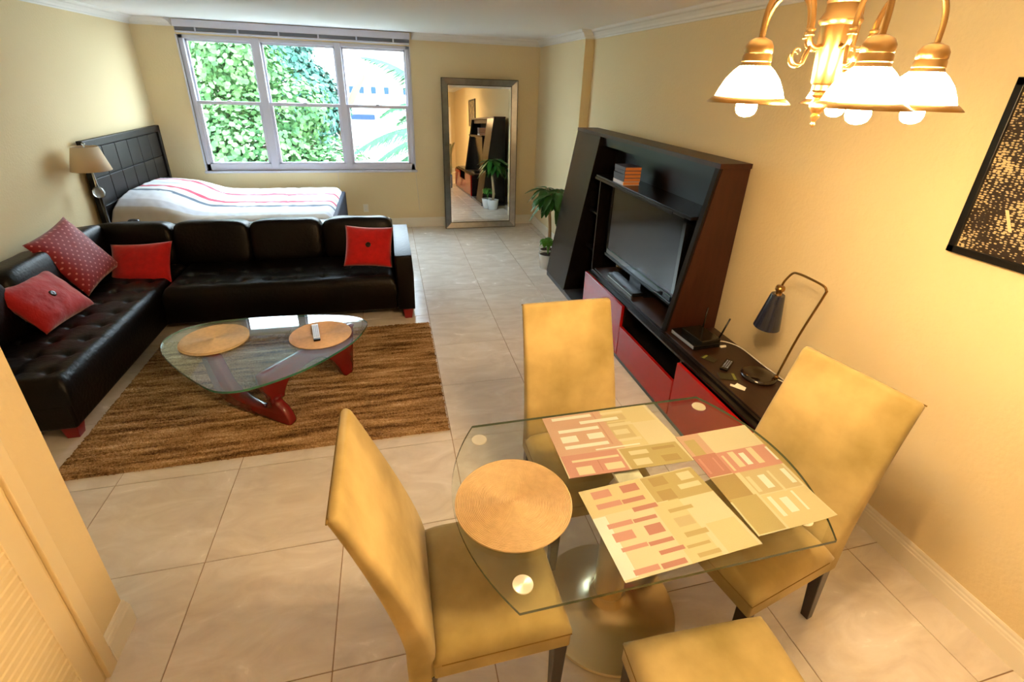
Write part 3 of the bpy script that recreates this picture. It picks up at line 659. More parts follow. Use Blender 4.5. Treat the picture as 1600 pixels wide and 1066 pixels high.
ov = [bm.verts.new(p) for p in ((X0, Y0, .009), (X1, Y0, .009), (X1, Y1, .009), (X0, Y1, .009))]; iv = [bm.verts.new(p) for p in ((X0+bw, Y0+bw, .0115), (X1-bw, Y0+bw, .0115), (X1-bw, Y1-bw, .0115), (X0+bw, Y1-bw, .0115))]
for i in range(4): bm.faces.new((ov[i], ov[(i+1) % 4], iv[(i+1) % 4], iv[i]))
bmesh.ops.recalc_face_normals(bm, faces=bm.faces[:])
for v in bm.verts: v.co = MM @ v.co
obj('mirror_bevel', bm, M_mirror, t)
t = thing('wall_outlet', 'cream electrical outlet low on the far wall', 'outlet', (1.165, YF, .30))
obj('plate', boxb(-.036, .036, -.006, 0, -.058, .058, bev=.002), M_trim, t)
for z_ in (-.022, .022): obj('socket', boxb(-.015, .015, -.009, -.005, z_-.014, z_+.014, bev=.002), M_white, t)

# ------------------------------------------------------------------ potted plants behind the hutch
def leaf(bm, base_, d_, L, w_, droop, seed):
    rnd = random.Random(seed); d_ = Vector(d_).normalized(); sd = d_.cross(Vector((0, 0, 1)))
    sd = sd.normalized() if sd.length > .01 else Vector((1, 0, 0)); rows = []
    for k in range(6):
        s = k/5; p = Vector(base_)+d_*L*s+Vector((0, 0, -droop*L*s*s)); ww = w_*math.sin(PI*min(.98, s*.92+.05))**.8
        rows.append((bm.verts.new(p-sd*ww), bm.verts.new(p-Vector((0, 0, ww*.3))), bm.verts.new(p+sd*ww)))
    for a, c_ in zip(rows, rows[1:]):
        bm.faces.new((a[0], a[1], c_[1], c_[0])); bm.faces.new((a[1], a[2], c_[2], c_[1]))
def plant(name, label, loc, crown_z, R, nl, L, w_, m, trunk_h, seed, pot=True):
    t = thing(name, label, 'plant', loc); rnd = random.Random(seed)
    if pot:
        obj('pot', lathe(bmesh.new(), [(0, 0), (.085, 0), (.11, .17), (.115, .18), (.105, .18), (.10, .16), (0, .16)], 28), M_pot, t, smooth=True)
        obj('soil', lathe(bmesh.new(), [(0, .162), (.10, .162), (.0, .17)], 20), M_soil, t)
    if trunk_h: obj('trunk', tube(bmesh.new(), spline([(0, 0, .15), (.015, .01, .3), (-.01, 0, trunk_h)], 5), [.022]*10+[.018], 10), M_trunk, t, smooth=True)
    for c_ in range(max(3, nl//6)):
        an = rnd.uniform(0, 6.28); el = rnd.uniform(-.1, .9); rr_ = R*rnd.uniform(.35, 1); hub = Vector((math.cos(an)*rr_*math.cos(el), math.sin(an)*rr_*math.cos(el), crown_z+R*.8*math.sin(el)))
        st = bmesh.new(); tube(st, spline([(0, 0, trunk_h or .16), (hub.x*.5, hub.y*.5, (crown_z+hub.z)/2+.03), tuple(hub)], 4), .004, 6); sto = obj('stem', st, M_trunk if trunk_h else m, t, smooth=True)
        for q in range(6):
            bm = bmesh.new(); a2 = q*PI/3+rnd.uniform(-.2, .2); leaf(bm, hub, (math.cos(a2), math.sin(a2), rnd.uniform(-.3, .25)), L*rnd.uniform(.8, 1.15), w_, rnd.uniform(.4, .9), 1)
            obj('leaf', bm, m, sto, smooth=True)
    return t
plant('money_tree', 'green money tree with long drooping leaves behind the black hutch', (3.37, 3.06, 0), .78, .20, 108, .22, .042, M_leaf, .62, 4)
plant('trailing_plant', 'light green trailing plant low behind the hutch base', (3.31, 2.88, 0), .30, .10, 60, .075, .03, M_leaf2, 0, 9)

# ------------------------------------------------------------------ blinds
t = thing('venetian_blind', 'white venetian blind gathered at the top of the window', 'blind', (0, 0, 0))
obj('headrail', boxb(WX0+.0, WX1+.01, YF-.055, YF-.005, 2.515, 2.562, bev=.003), M_frame, t)
obj('valance', boxb(WX0-.005, WX1+.012, YF-.066, YF-.058, 2.485, 2.562, bev=.002), M_frame, t)
M_slat = mat('grey_slats', srgb('8F9098'), .5)
for k in range(8): obj('slat', boxb(WX0+.005, WX1+.005, YF-.058, YF-.008, 2.448+k*.0048, 2.4505+k*.0048), M_slat, t)
obj('bottom_rail', boxb(WX0+.005, WX1+.005, YF-.058, YF-.008, 2.425, 2.442, bev=.003), M_frame, t)
for x_ in (-.55, -.1, .35, .8, 1.25, 1.7): obj('ladder_tape', boxb(x_-.009, x_+.009, YF-.0605, YF-.058, 2.43, 2.49), M_frame, t)
obj('pull_cord', tube(bmesh.new(), [(1.87, YF-.064, 2.43), (1.875, YF-.03, 1.2), (1.93, YF-.02, .25)], .0018, 5), M_frame, t)
obj('pull_cord', tube(bmesh.new(), [(.83, YF-.064, 2.43), (.84, YF-.04, 1.3), (.84, YF-.03, .45)], .0018, 5), M_frame, t)

# ------------------------------------------------------------------ rug
t = thing('area_rug', 'brown and tan streaked shag rug under the coffee table', 'rug', (0.725, 0.862, 0)); 
RW, RH, nx, ny = 2.13, 1.535, 300, 215; rnd = random.Random(3); vs = []; fs = []
for j in range(ny+1):
    for i in range(nx+1):
        edge = min(i, nx-i, j, ny-j); z = .004 if edge == 0 else .013+rnd.uniform(-.0035, .006)+.003*noise.noise(Vector((i*.05, j*.35, 0)))
        jx = rnd.uniform(-.0035, .0035)*(3 if edge < 1 else 1); jy = rnd.uniform(-.0035, .0035)*(3 if edge < 1 else 1)
        vs.append((RW*(i/nx-.5)+jx, RH*(j/ny-.5)+jy, z))
for j in range(ny):
    for i in range(nx): a = j*(nx+1)+i; fs.append((a, a+1, a+nx+2, a+nx+1))
o = obj('pile', (vs, fs), M_rug, t); o['kind'] = 'stuff'
obj('backing', boxb(-RW/2, RW/2, -RH/2, RH/2, .0005, .004), M_rug, t)

# ------------------------------------------------------------------ sectional sofa
t = thing('sectional_sofa', 'dark brown leather L-shaped sectional sofa with cherry block feet', 'sofa', (0, 0, 0))
SX = -0.33; SY = 1.74; SE = 1.525
bm = bmesh.new(); box(bm, SX-.02, SE, SY+.03, 2.80, .10, .27, .02, 3)
obj('base', bm, M_leather, t, smooth=False)
bm = bmesh.new(); box(bm, XL+.03, SX-.0, .42, 2.80, .10, .27, .02, 3)
obj('base', bm, M_leather, t)
def seat_top(name, x0, x1, y0, y1, z0, z1, nx, ny, tufts, creases=True):
    """tufted cushion: rounded slab whose top is dimpled at the tufts with creases between them"""
    vs = []; fs = []
    def hz(x, y):
        ex = min(x-x0, x1-x)/.06; ey = min(y-y0, y1-y)/.06; k = 1.0
        for e_ in (ex, ey):
            if e_ < 1: k *= math.sqrt(max(0, 1-(1-e_)**2))
        h = (z1-z0)*(.45+.55*k)
        for (tx_, ty_) in tufts:
            d2 = (x-tx_)**2+(y-ty_)**2; h -= .020*math.exp(-d2/.0012)
        if creases:
            for (tx_, ty_) in tufts:
                dx, dy = abs(x-tx_), abs(y-ty_)
                if dy < .13: h -= .006*math.exp(-(dx/.010)**2)*(1-dy/.13)
                if dx < .13: h -= .006*math.exp(-(dy/.010)**2)*(1-dx/.13)
        h += .004*noise.noise(Vector((x*6, y*6, 1)))
        return z0+h
    for j in range(ny+1):
        for i in range(nx+1): x = x0+(x1-x0)*i/nx; y = y0+(y1-y0)*j/ny; vs.append((x, y, hz(min(max(x, x0+.0015), x1-.0015), min(max(y, y0+.0015), y1-.0015))))
    for j in range(ny):
        for i in range(nx): a = j*(nx+1)+i; fs.append((a, a+1, a+nx+2, a+nx+1))
    # skirt
    ring = [i for i in range(nx+1)]+[(j)*(nx+1)+nx for j in range(1, ny+1)]+[ny*(nx+1)+i for i in range(nx-1, -1, -1)]+[j*(nx+1) for j in range(ny-1, 0, -1)]
    b0 = len(vs)
    for q in ring: vs.append((vs[q][0], vs[q][1], z0))
    n_ = len(ring)
    for k in range(n_): fs.append((ring[(k+1) % n_], ring[k], b0+k, b0+(k+1) % n_))
    return obj(name, (vs, fs), M_leather, t, smooth=True)
tuf = [(x_, y_) for x_ in (-.98, -.80, -.62, -.44) for y_ in [.55+.2*k for k in range(8)]]
seat_top('seat_cushion', XL+.18, SX+.02, .415, 2.40, .265, .435, 60, 150, tuf)
tuf = [(SX+.16+.215*k, y_) for k in range(8) for y_ in (1.87, 2.05)]
seat_top('seat_cushion', SX+.022, SE+.002, SY-.02, 2.40, .265, .435, 150, 50, tuf)
# backs
bm = boxb(XL+.06, SE, 2.56, 2.80, .10, .70, bev=.03, seg=3); flatish(obj('back_frame', bm, M_leather, t), .8)
bm = boxb(XL+.02, XL+.20, .47, 2.62, .10, .70, bev=.03, seg=3); flatish(obj('back_frame', bm, M_leather, t), .8)
def back_cushion(c, w, h, d, rot, seed):
    def fn(p):
        n_ = noise.noise(Vector((p.x*5, p.y*5+seed*3, p.z*5)))*.012
        return p+Vector((0, n_, n_*.6))
    bm = puff(w, d, h, .32, 40, 24, fn)
    M = Matrix.Translation(c) @ Matrix.Rotation(rot[1], 4, 'Z') @ Matrix.Rotation(rot[0], 4, 'X')
    for v in bm.verts: v.co = M @ v.co
    obj('back_cushion', bm, M_leather, t, smooth=True)
for k, (x0, x1) in enumerate([(-1.0, -.375), (-.375, .245), (.245, .875), (.875, SE)]):
    back_cushion(((x0+x1)/2, 2.47, .595), x1-x0+.01, .40, .25, (math.radians(-9), 0), k)
for k, (y0, y1) in enumerate([(.52, 1.17), (1.17, 1.82), (1.82, 2.45)]):
    back_cushion((XL+.27, (y0+y1)/2, .60), y1-y0+.01, .42, .25, (math.radians(-9), PI/2), k+7)
# arm
flatish(obj('arm', prism(bmesh.new(), [(SE, .10), (SE+.155, .10), (SE+.158, .45), (SE+.148, .62), (SE+.004, .62), (SE, .45)], 1.06, 'y', 1.735, bev=.022, seg=3), M_leather, t), .9)
for (x_, y_) in ((SE+.09, 1.80), (SE+.09, 2.72), (SX-.08, .51), (XL+.12, .51), (XL+.12, 2.70)):
    lg = bmesh.new(); box(lg, x_-.045, x_+.045, y_-.045, y_+.045, 0, .10, .004)
    for v in lg.verts:
        if v.co.z < .05: v.co.x = x_+(v.co.x-x_)*.72; v.co.y = y_+(v.co.y-y_)*.72
    obj('foot', lg, mat('cherry_foot', srgb('7A0F12'), .3) if 'cherry_foot' not in bpy.data.materials else bpy.data.materials['cherry_foot'], t)

# throw pillows
def put_pillow(label, w, h, th, m, MM, btn, seed, nm='throw_pillow'):
    t_ = thing(nm, label, 'pillow', (0, 0, 0)); t_.matrix_world = MM
    obj('cover', pillow(w, h, th, seed=seed, wrk=.007 if m == M_redcr else .003), m, t_, smooth=True)
    if btn: obj('button', lathe(bmesh.new(), [(0, -.004), (.020, -.004), (.024, .004), (.020, .010), (.008, .008), (0, .007)], 20, 0, 0, th/2-.004), M_button, t_, smooth=True)
    return t_
def rot_frame(c, eul):
    cx, cy, cz = eul; return Matrix.Translation(c) @ Matrix.Rotation(cz, 4, 'Z') @ Matrix.Rotation(cy, 4, 'Y') @ Matrix.Rotation(cx, 4, 'X')
put_pillow('red crinkled pillow with a brown button beside the right sofa arm', .42, .38, .12, M_red, rot_frame((1.309, 1.99, .640), (.985, .056, -.08)), True, 1)
put_pillow('plain bright red pillow in the middle of the sofa corner, no button', .50, .36, .12, M_red, rot_frame((-.55, 2.12, .53), (1.02, -.072, -.154)), False, 2)
put_pillow('large dark red pillow patterned with small pale dots', .50, .50, .13, M_dots, rot_frame((-.845, 1.863, .70), (1.06, -.158, 1.517)) @ Matrix.Rotation(0.0, 4, 'Z'), False, 3)
MMr = frame3((-.79, 1.30, .575), Vector((.04, .51, -.02)), Vector((-.24, .0, .28)))
put_pillow('rose red crinkled pillow with a brown button at the left edge of the sofa', .52, .38, .14, M_redcr, MMr, True, 4)

# ------------------------------------------------------------------ bed
t = thing('bed', 'double bed with a panelled espresso headboard behind the sofa', 'bed', (0, 0, 0))
HX = XL+.03; HY0_, HY1_ = 3.06, 4.79
obj('headboard_frame', (lambda bm: (box(bm, HX, HX+.05, HY0_, HY1_, 1.335, 1.405, .006), box(bm, HX, HX+.05, HY0_, HY0_+.065, 0, 1.36, .006), box(bm, HX, HX+.05, HY1_-.065, HY1_, 0, 1.36, .006), box(bm, HX, HX+.04, HY0_+.05, HY1_-.05, .72, .80, .006), box(bm, HX, HX+.018, HY0_+.05, HY1_-.05, .30, 1.36), bm)[-1])(bmesh.new()), M_espresso, t)
pw = (HY1_-HY0_-.13-.02)/6
for k in range(6):
    for z0, z1 in ((.815, 1.055), (1.065, 1.325)):
        obj('headboard_panel', boxb(HX+.015, HX+.034, HY0_+.075+k*pw+.004, HY0_+.075+(k+1)*pw-.004, z0, z1, bev=.005), M_espresso, t)
obj('bed_frame', boxb(HX+.05, .83, 3.13, 4.70, .06, .30, bev=.01), M_espresso, t)
for (x_, y_) in ((.76, 3.2), (.76, 4.63)): obj('leg', boxb(x_-.04, x_+.04, y_-.04, y_+.04, 0, .07), M_espresso, t)
flatish(obj('mattress', boxb(HX+.06, .86, 3.10, 4.72, .30, .56, bev=.05, seg=4), mat('navy_fitted_sheet', srgb('14161F'), .8), t), .8)
# duvet
vs = []; fs = []; cols = []; NX, NY = 150, 130
def stripe(y, x):
    y = y+.012*noise.noise(Vector((x*3, y*2, 4)))
    W_ = (.80, .82, .88); G_ = (.62, .64, .70); R_ = (.62, .045, .10); D_ = (.10, .14, .20); B_ = (.50, .45, .38); L_ = (.86, .86, .86)
    for a, b_, c_ in ((-9, 3.02, G_), (3.02, 3.22, B_), (3.22, 3.34, G_), (3.34, 3.60, W_), (3.60, 3.665, D_), (3.665, 3.74, L_), (3.74, 3.80, W_), (3.80, 3.885, R_), (3.885, 4.0, W_), (4.0, 4.06, G_), (4.06, 4.22, L_), (4.22, 4.29, R_), (4.29, 4.37, W_), (4.37, 4.40, G_), (4.40, 9, L_)):
        if a <= y < b_: return c_
    return W_
for j in range(NY+1):
    for i in range(NX+1):
        x = -1.14+(2.03)*i/NX; sy = -.34+2.36*j/NY   # arc length across: hangs down at both sides
        y0_, y1_ = 3.09, 4.74
        if sy < 0: y = y0_-.02-.02*math.sin(-sy*6); z = .60+sy
        elif sy > y1_-y0_: y = y1_+.015; z = .60-(sy-(y1_-y0_))
        else: y = y0_+sy; z = .60
        inside = max(0, min(1, (y-y0_)/.09))*max(0, min(1, (y1_-y)/.09))
        pil = 1/(1+math.exp((x+.62)/.085)); tp = max(0, 1-((y-3.92)/.86)**4)
        if inside > 0: z += (.03+.205*pil*tp)*inside**.5
        z += .010*noise.noise(Vector((x*5, y*6, 0)))+.005*noise.noise(Vector((x*16, y*16, 3)))
        if x > .80: z -= .32*((x-.80)/.09)**2*.35 if z > .5 else 0; 
        y += .006*noise.noise(Vector((x*9, z*5, 8)))
        vs.append((x, y, z)); cols.append(stripe(3.09+sy+.02*math.sin(x*2.2), x))
for j in range(NY):
    for i in range(NX): a = j*(NX+1)+i; fs.append((a, a+1, a+NX+2, a+NX+1))
d = obj('duvet', (vs, fs), M_duvet, None, smooth=True); tag(d, 'white duvet with thin red and dark stripes on the bed', 'duvet')
at_ = d.data.color_attributes.new('print', 'FLOAT_COLOR', 'POINT')
for k, c_ in enumerate(cols): at_.data[k].color = c_+(1,)
md = d.modifiers.new('thick', 'SOLIDIFY'); md.thickness = .02; md.offset = 1
o = tag(obj('folded_blanket', boxb(.865, .925, 3.12, 4.72, .22, .585, bev=.02, seg=3), M_navy), 'dark navy blanket edge hanging at the foot of the bed', 'blanket')

# nightstand with lamp
t = thing('nightstand', 'dark nightstand in the corner between sofa back and bed', 'nightstand', (-1.06, 2.93, 0))
obj('body', boxb(-.15, .17, -.11, .12, .06, .60, bev=.004), M_espresso, t); obj('top', boxb(-.155, .18, -.115, .125, .60, .625, bev=.004), M_espresso, t)
obj('drawer', boxb(.17, .18, -.10, .11, .36, .58, bev=.003), M_espresso, t); obj('knob', lathe(bmesh.new(), [(0, 0), (.01, 0), (.012, .01), (0, .015)], 12), M_silver, t, loc=(.18, 0, .47)).rotation_euler = (0, PI/2, 0)
t = thing('bedside_lamp', 'small table lamp with cream tapered shade beside the headboard', 'lamp', (-1.065, 2.885, .625))
obj('base', lathe(bmesh.new(), [(0, 0), (.06, 0), (.062, .012), (.03, .02), (.012, .04), (.012, .30)], 28), M_blackplastic, t, smooth=True)
obj('crystal_ball', lathe(bmesh.new(), [(.0, .30), (.022, .305), (.038, .32), (.046, .345), (.046, .36), (.038, .385), (.022, .40), (0, .405)], 24), M_crystal, t, smooth=True)
obj('neck', lathe(bmesh.new(), [(.0, .40), (.014, .40), (.010, .43), (.008, .55), (.02, .56), (0, .57)], 16), M_silver, t, smooth=True)
obj('lamp_shade', lathe(bmesh.new(), [(.095, .755), (.098, .757), (.152, .552), (.149, .550), (.095, .755)], 40), M_lampshade, t, smooth=True)
obj('spider', boxb(-.095, .095, -.002, .002, .745, .749), M_silver, t)
obj('finial', lathe(bmesh.new(), [(0, .74), (.006, .745), (.005, .765), (.013, .775), (.013, .785), (0, .795)], 14), M_crystal, t, smooth=True)
t = thing('red_box', 'small red box on the nightstand', 'box', (-.93, 2.88, .625)); obj('body', boxb(-.03, .03, -.03, .03, 0, .07, bev=.004), M_red, t)
t = thing('alarm_clock', 'rounded black clock on the nightstand', 'clock', (-.905, 2.985, .627)); obj('body', puff(.10, .06, .07, .6), M_blackplastic, t, smooth=True, loc=(0, 0, .034)); obj('clock_face', lathe(bmesh.new(), [(0, 0), (.022, 0), (.022, .002), (0, .002)], 20), M_grey, t, loc=(.0, -.029, .036)).rotation_euler = (PI/2, 0, 0)

# ------------------------------------------------------------------ coffee table
t = thing('coffee_table', 'rounded triangular glass coffee table on a sculpted cherry wood base', 'table', (0, 0, 0))
GP = [(1.301, .885), (1.235, .68), (1.102, .496), (.967, .358), (.838, .269), (.713, .206), (.615, .180), (.50, .205), (.365, .328), (.212, .504), (.086, .673), (.031, .79), (.012, .90), (.045, 1.0), (.133, 1.085), (.306, 1.138), (.515, 1.149), (.70, 1.142), (.913, 1.123), (1.096, 1.085), (1.218, 1.035), (1.285, .965)]
sp = [Vector((p[0], p[1], 0)) for p in GP]; cl = []
for i in range(len(sp)):
    p0, p1, p2, p3 = sp[i-1], sp[i], sp[(i+1) % len(sp)], sp[(i+2) % len(sp)]
    for k in range(5):
        s = k/5; q = 0.5*((2*p1)+(p2-p0)*s+(2*p0-5*p1+4*p2-p3)*s*s+(3*p1-p0-3*p2+p3)*s**3); cl.append((q.x, q.y))
bm = prism(bmesh.new(), cl[::-1], .014, 'z', .388)
o = obj('glass_top', bm, [M_cglass, M_glassedge], t)
for p in o.data.polygons: p.material_index = 0 if abs(p.normal.z) > .7 else 1
def slab(name, P0, P1, prof, th):
    """prof in (s along P0->P1 in metres, z): rounded wooden slab of thickness th"""
    a = Vector(P0+(0,)); d_ = Vector(P1+(0,))-a; L = d_.length; d_.normalize(); nrm = Vector((-d_.y, d_.x, 0))
    pts = [Vector((p[0], 0, p[1])) for p in prof]; cl_ = []
    n_ = len(pts)
    for i in range(n_):
        p0, p1, p2, p3 = pts[i-1], pts[i], pts[(i+1) % n_], pts[(i+2) % n_]
        for k in range(4):
            s = k/4; q = 0.5*((2*p1)+(p2-p0)*s+(2*p0-5*p1+4*p2-p3)*s*s+(3*p1-p0-3*p2+p3)*s**3); cl_.append((q.x, q.z))
    N = len(cl_); area = sum(cl_[i][0]*cl_[(i+1) % N][1]-cl_[(i+1) % N][0]*cl_[i][1] for i in range(N)); sg = 1 if area > 0 else -1
    nr = []
    for i in range(N):
        tx_, tz_ = cl_[(i+1) % N][0]-cl_[i-1][0], cl_[(i+1) % N][1]-cl_[i-1][1]; l_ = math.hypot(tx_, tz_) or 1; nr.append((-tz_/l_*sg, tx_/l_*sg))
    bm = bmesh.new(); rings = []
    for yy, ins in ((-th/2, .012), (-th/2+.004, .005), (-th/2+.012, 0), (th/2-.012, 0), (th/2-.004, .005), (th/2, .012)):
        rings.append([bm.verts.new((cl_[i][0]+nr[i][0]*ins, yy, cl_[i][1]+nr[i][1]*ins)) for i in range(N)])
    for ra, rb in zip(rings, rings[1:]):
        for i in range(N): bm.faces.new((ra[i], ra[(i+1) % N], rb[(i+1) % N], rb[i]))
    from mathutils.geometry import tessellate_polygon
    for rg in (rings[0], rings[-1]):
        for tri in tessellate_polygon([[v.co.copy() for v in rg]]):
            try: bm.faces.new([rg[k] for k in tri])
            except ValueError: pass
    bmesh.ops.recalc_face_normals(bm, faces=bm.faces[:])
    for v in bm.verts: v.co = a+d_*v.co.x+nrm*v.co.y+Vector((0, 0, v.co.z))
    return flatish(obj(name, bm, M_redwood, t), .9)
M_redwood = mat('red_cherry_wood', srgb('701014'), .22, spec=.6, noise_amt=.2, nscale=4, coat=.4)
# leg piece A: toe by the pivot, sweeping up to the left support
slab('base_leg', (.81, .36), (.32, .69), [(-.02,.006),(.08,.006),(.22,.014),(.38,.03),(.50,.06),(.57,.14),(.60,.26),(.61,.386),(.50,.388),(.46,.30),(.41,.19),(.32,.125),(.22,.10),(.15,.11),(.125,.15),(.13,.20),(.05,.20),(.045,.16),(0,.12),(-.035,.05)], .062)
# leg piece B: mirrored, touching the glass near the pivot and standing on the right foot
slab('base_leg', (.715, .385), (1.165, .945), [(-.05,.34),(-.03,.386),(.09,.388),(.30,.386),(.52,.388),(.73,.388),(.745,.36),(.72,.2),(.695,.03),(.67,.006),(.63,.006),(.605,.02),(.56,.12),(.49,.22),(.38,.285),(.22,.275),(.14,.25),(.10,.19),(.09,.16),(.0,.16),(-.005,.20),(-.04,.27)], .062)
def coil_mat(bm, R, z0, h=.006, rings=34, n=72):
    prof = [(0, z0+h)]
    for k in range(rings):
        r0 = R*(k)/rings; r1 = R*(k+1)/rings; prof += [((r0*.75+r1*.25), z0+h), ((r0+r1)/2, z0+h+.0006), ((r0*.25+r1*.75), z0+h), (r0*.12+r1*.88, z0+h-.001), (r1, z0+h-.0042)]
    prof += [(R, z0+.001), (R-.004, z0), (0, z0)]
    return lathe(bm, prof, n)
o = tag(obj('round_placemat', coil_mat(bmesh.new(), .208, 0), M_coil3, None, loc=(.330, .832, .4025)), 'lower of two stacked round straw mats on the coffee table', 'placemat', 'round straw mats')
o = tag(obj('round_placemat', coil_mat(bmesh.new(), .205, 0), M_coil3, None, loc=(.333, .838, .4105)), 'upper of two stacked round straw mats on the left of the coffee table', 'placemat', 'round straw mats')
o = tag(obj('round_placemat', coil_mat(bmesh.new(), .202, 0), M_coil2, None, loc=(1.0, .785, .4025)), 'single round straw mat carrying the white remote on the coffee table', 'placemat', 'round straw mats')
t = thing('remote_control', 'white and grey remote lying on the right straw mat of the coffee table', 'remote control', (.968, .80, .4105), math.radians(10))
obj('body', boxb(-.022, .022, -.125, .11, 0, .016, bev=.005), M_blackplastic, t); obj('face', boxb(-.0205, .0205, -.105, .108, .014, .018, bev=.001), mat('pale_silver_plastic', srgb('D4D8E4'), .35), t)
for j in range(8):
    for i in range(3): obj('button', boxb(-.015+i*.0115, -.008+i*.0115, -.09+j*.023, -.08+j*.023, .018, .0195, bev=.0008, seg=1), mat('dark_grey_button', srgb('3A4052'), .5) if (i+j) == 0 else bpy.data.materials['dark_grey_button'], t)

# ------------------------------------------------------------------ dining table
t = thing('dining_table', 'clear glass dining table with bowed ends on a brushed steel trumpet base', 'table', (0, 0, 0))
x0, x1, y0, y1 = 1.795, 2.835, -1.607, -.818
pts = []
for k in range(25): s = k/24; pts.append((x0-.128*(1-(2*s-1)**2), y1+(y0-y1)*s))
for k in range(25): s = k/24; pts.append((x1+.118*(1-(2*s-1)**2), y0+(y1-y0)*s))
bm = prism(bmesh.new(), pts, .011, 'z', .739)
o = obj('glass_top', bm, [M_glass, M_glassedge2], t)
for p in o.data.polygons: p.material_index = 0 if abs(p.normal.z) > .7 else 1
for (x_, y_) in ((1.808, -.910), (2.80, -.892), (1.823, -1.532), (2.79, -1.515)): obj('support_disc', lathe(bmesh.new(), [(0, .7505), (.027, .7505), (.030, .7515), (.029, .754), (0, .7545)], 36, x_, y_), M_cap, t)
bx_, by_ = 2.312, -1.19
obj('column', lathe(bmesh.new(), [(0, .07), (.062, .07), (.062, .66), (.045, .70), (.045, .725), (0, .725)], 40, bx_, by_), M_steel, t, smooth=False)
flatish(bpy.data.objects['column'], .5)
flatish(obj('foot_plate', lathe(bmesh.new(), [(0, .0), (.285, .0), (.29, .006), (.286, .014), (.24, .020), (.17, .030), (.11, .046), (.078, .07), (.066, .11), (0, .11)], 64, bx_, by_), M_steel, t), .5)
obj('mounting_plate', boxb(bx_-.05, bx_+.05, by_-.04, by_+.04, .725, .7385, bev=.002), M_cap, t)
# placemats
PAL = {'p': (0.354, 0.248, 0.186, 1), 'q': (0.316, 0.202, 0.154, 1), 'y': (0.386, 0.357, 0.204, 1), 't': (0.333, 0.299, 0.169, 1), 'c': (0.405, 0.389, 0.263, 1), 's': (0.340, 0.188, 0.154, 1), 'r': (0.284, 0.138, 0.111, 1), 'o': (0.284, 0.248, 0.111, 1), 'd': (0.239, 0.188, 0.076, 1), 'L': (0.445, 0.513, 0.466, 1), 'l': (0.425, 0.419, 0.285, 1)}
MAT1= [(0, 0.0, 0.56, 0.674, 'p'), (0.452, 0.023, 0.468, 0.596, 'q'), (0.535, 0, 0.971, 0.678, 'y'), (0.512, 0.107, 0.728, 0.22, 't'), (0.519, 0.24, 0.699, 0.567, 't'), (0.741, 0.294, 0.971, 0.678, 'c'), (0.011, 0.673, 0.465, 0.996, 's'), (0.267, 0.8, 0.271, 0.955, 'r'), (0.476, 0.688, 0.963, 1, 'o'), (0.079, 0.027, 0.439, 0.083, 'L'), (0.304, 0.145, 0.662, 0.198, 'L'), (0.081, 0.261, 0.441, 0.31, 'L'), (0.077, 0.372, 0.211, 0.476, 'L'), (0.303, 0.371, 0.437, 0.473, 'L'), (0.073, 0.535, 0.44, 0.579, 'L'), (0.303, 0.637, 0.674, 0.659, 'L'), (0.077, 0.758, 0.444, 0.796, 'l'), (0.08, 0.862, 0.207, 0.976, 'l'), (0.304, 0.861, 0.436, 0.958, 'l'), (0.532, 0.038, 0.744, 0.088, 'l'), (0.532, 0.258, 0.745, 0.31, 'c'), (0.538, 0.371, 0.664, 0.458, 'c'), (0.534, 0.527, 0.725, 0.57, 'c'), (0.536, 0.744, 0.686, 0.806, 'c'), (0.529, 0.865, 0.657, 0.959, 'c'), (0.736, 0.734, 0.921, 0.771, 'd'), (0.756, 0.864, 0.896, 0.955, 'd')]
MAT2= [(0.0, 0.0, 1, 1, 'c'), (0.0, 0.0, 0.518, 0.349, 'y'), (0.523, 0.015, 1, 0.351, 'o'), (0.583, 0.028, 0.717, 0.142, 'd'), (0.577, 0.205, 0.703, 0.337, 'd'), (0.008, 0.337, 0.613, 1, 'c'), (0, 0.34, 0.098, 0.975, 'L'), (0.471, 0.34, 0.696, 1, 'y'), (0.739, 0.681, 0.981, 0.999, 'y'), (0.084, 0.04, 0.233, 0.137, 's'), (0.327, 0.043, 0.468, 0.139, 'r'), (0.078, 0.202, 0.272, 0.258, 's'), (0.283, 0.206, 0.463, 0.256, 'r'), (0.318, 0.318, 0.517, 0.373, 'r'), (0.077, 0.435, 0.268, 0.492, 's'), (0.274, 0.443, 0.457, 0.486, 'r'), (0.078, 0.543, 0.225, 0.634, 's'), (0.318, 0.546, 0.45, 0.65, 'r'), (0.081, 0.696, 0.273, 0.743, 's'), (0.277, 0.705, 0.459, 0.754, 'r'), (0.313, 0.813, 0.493, 0.856, 'r'), (0.08, 0.919, 0.261, 0.964, 's'), (0.276, 0.924, 0.45, 0.974, 'r'), (0.559, 0.433, 0.754, 0.477, 'o'), (0.552, 0.546, 0.691, 0.642, 't'), (0.55, 0.708, 0.731, 0.761, 'o'), (0.505, 0.835, 0.681, 0.868, 'o'), (0.537, 0.927, 0.707, 0.972, 'o'), (0.835, 0.045, 0.958, 0.148, 'c'), (0.775, 0.191, 0.961, 0.25, 'c')]
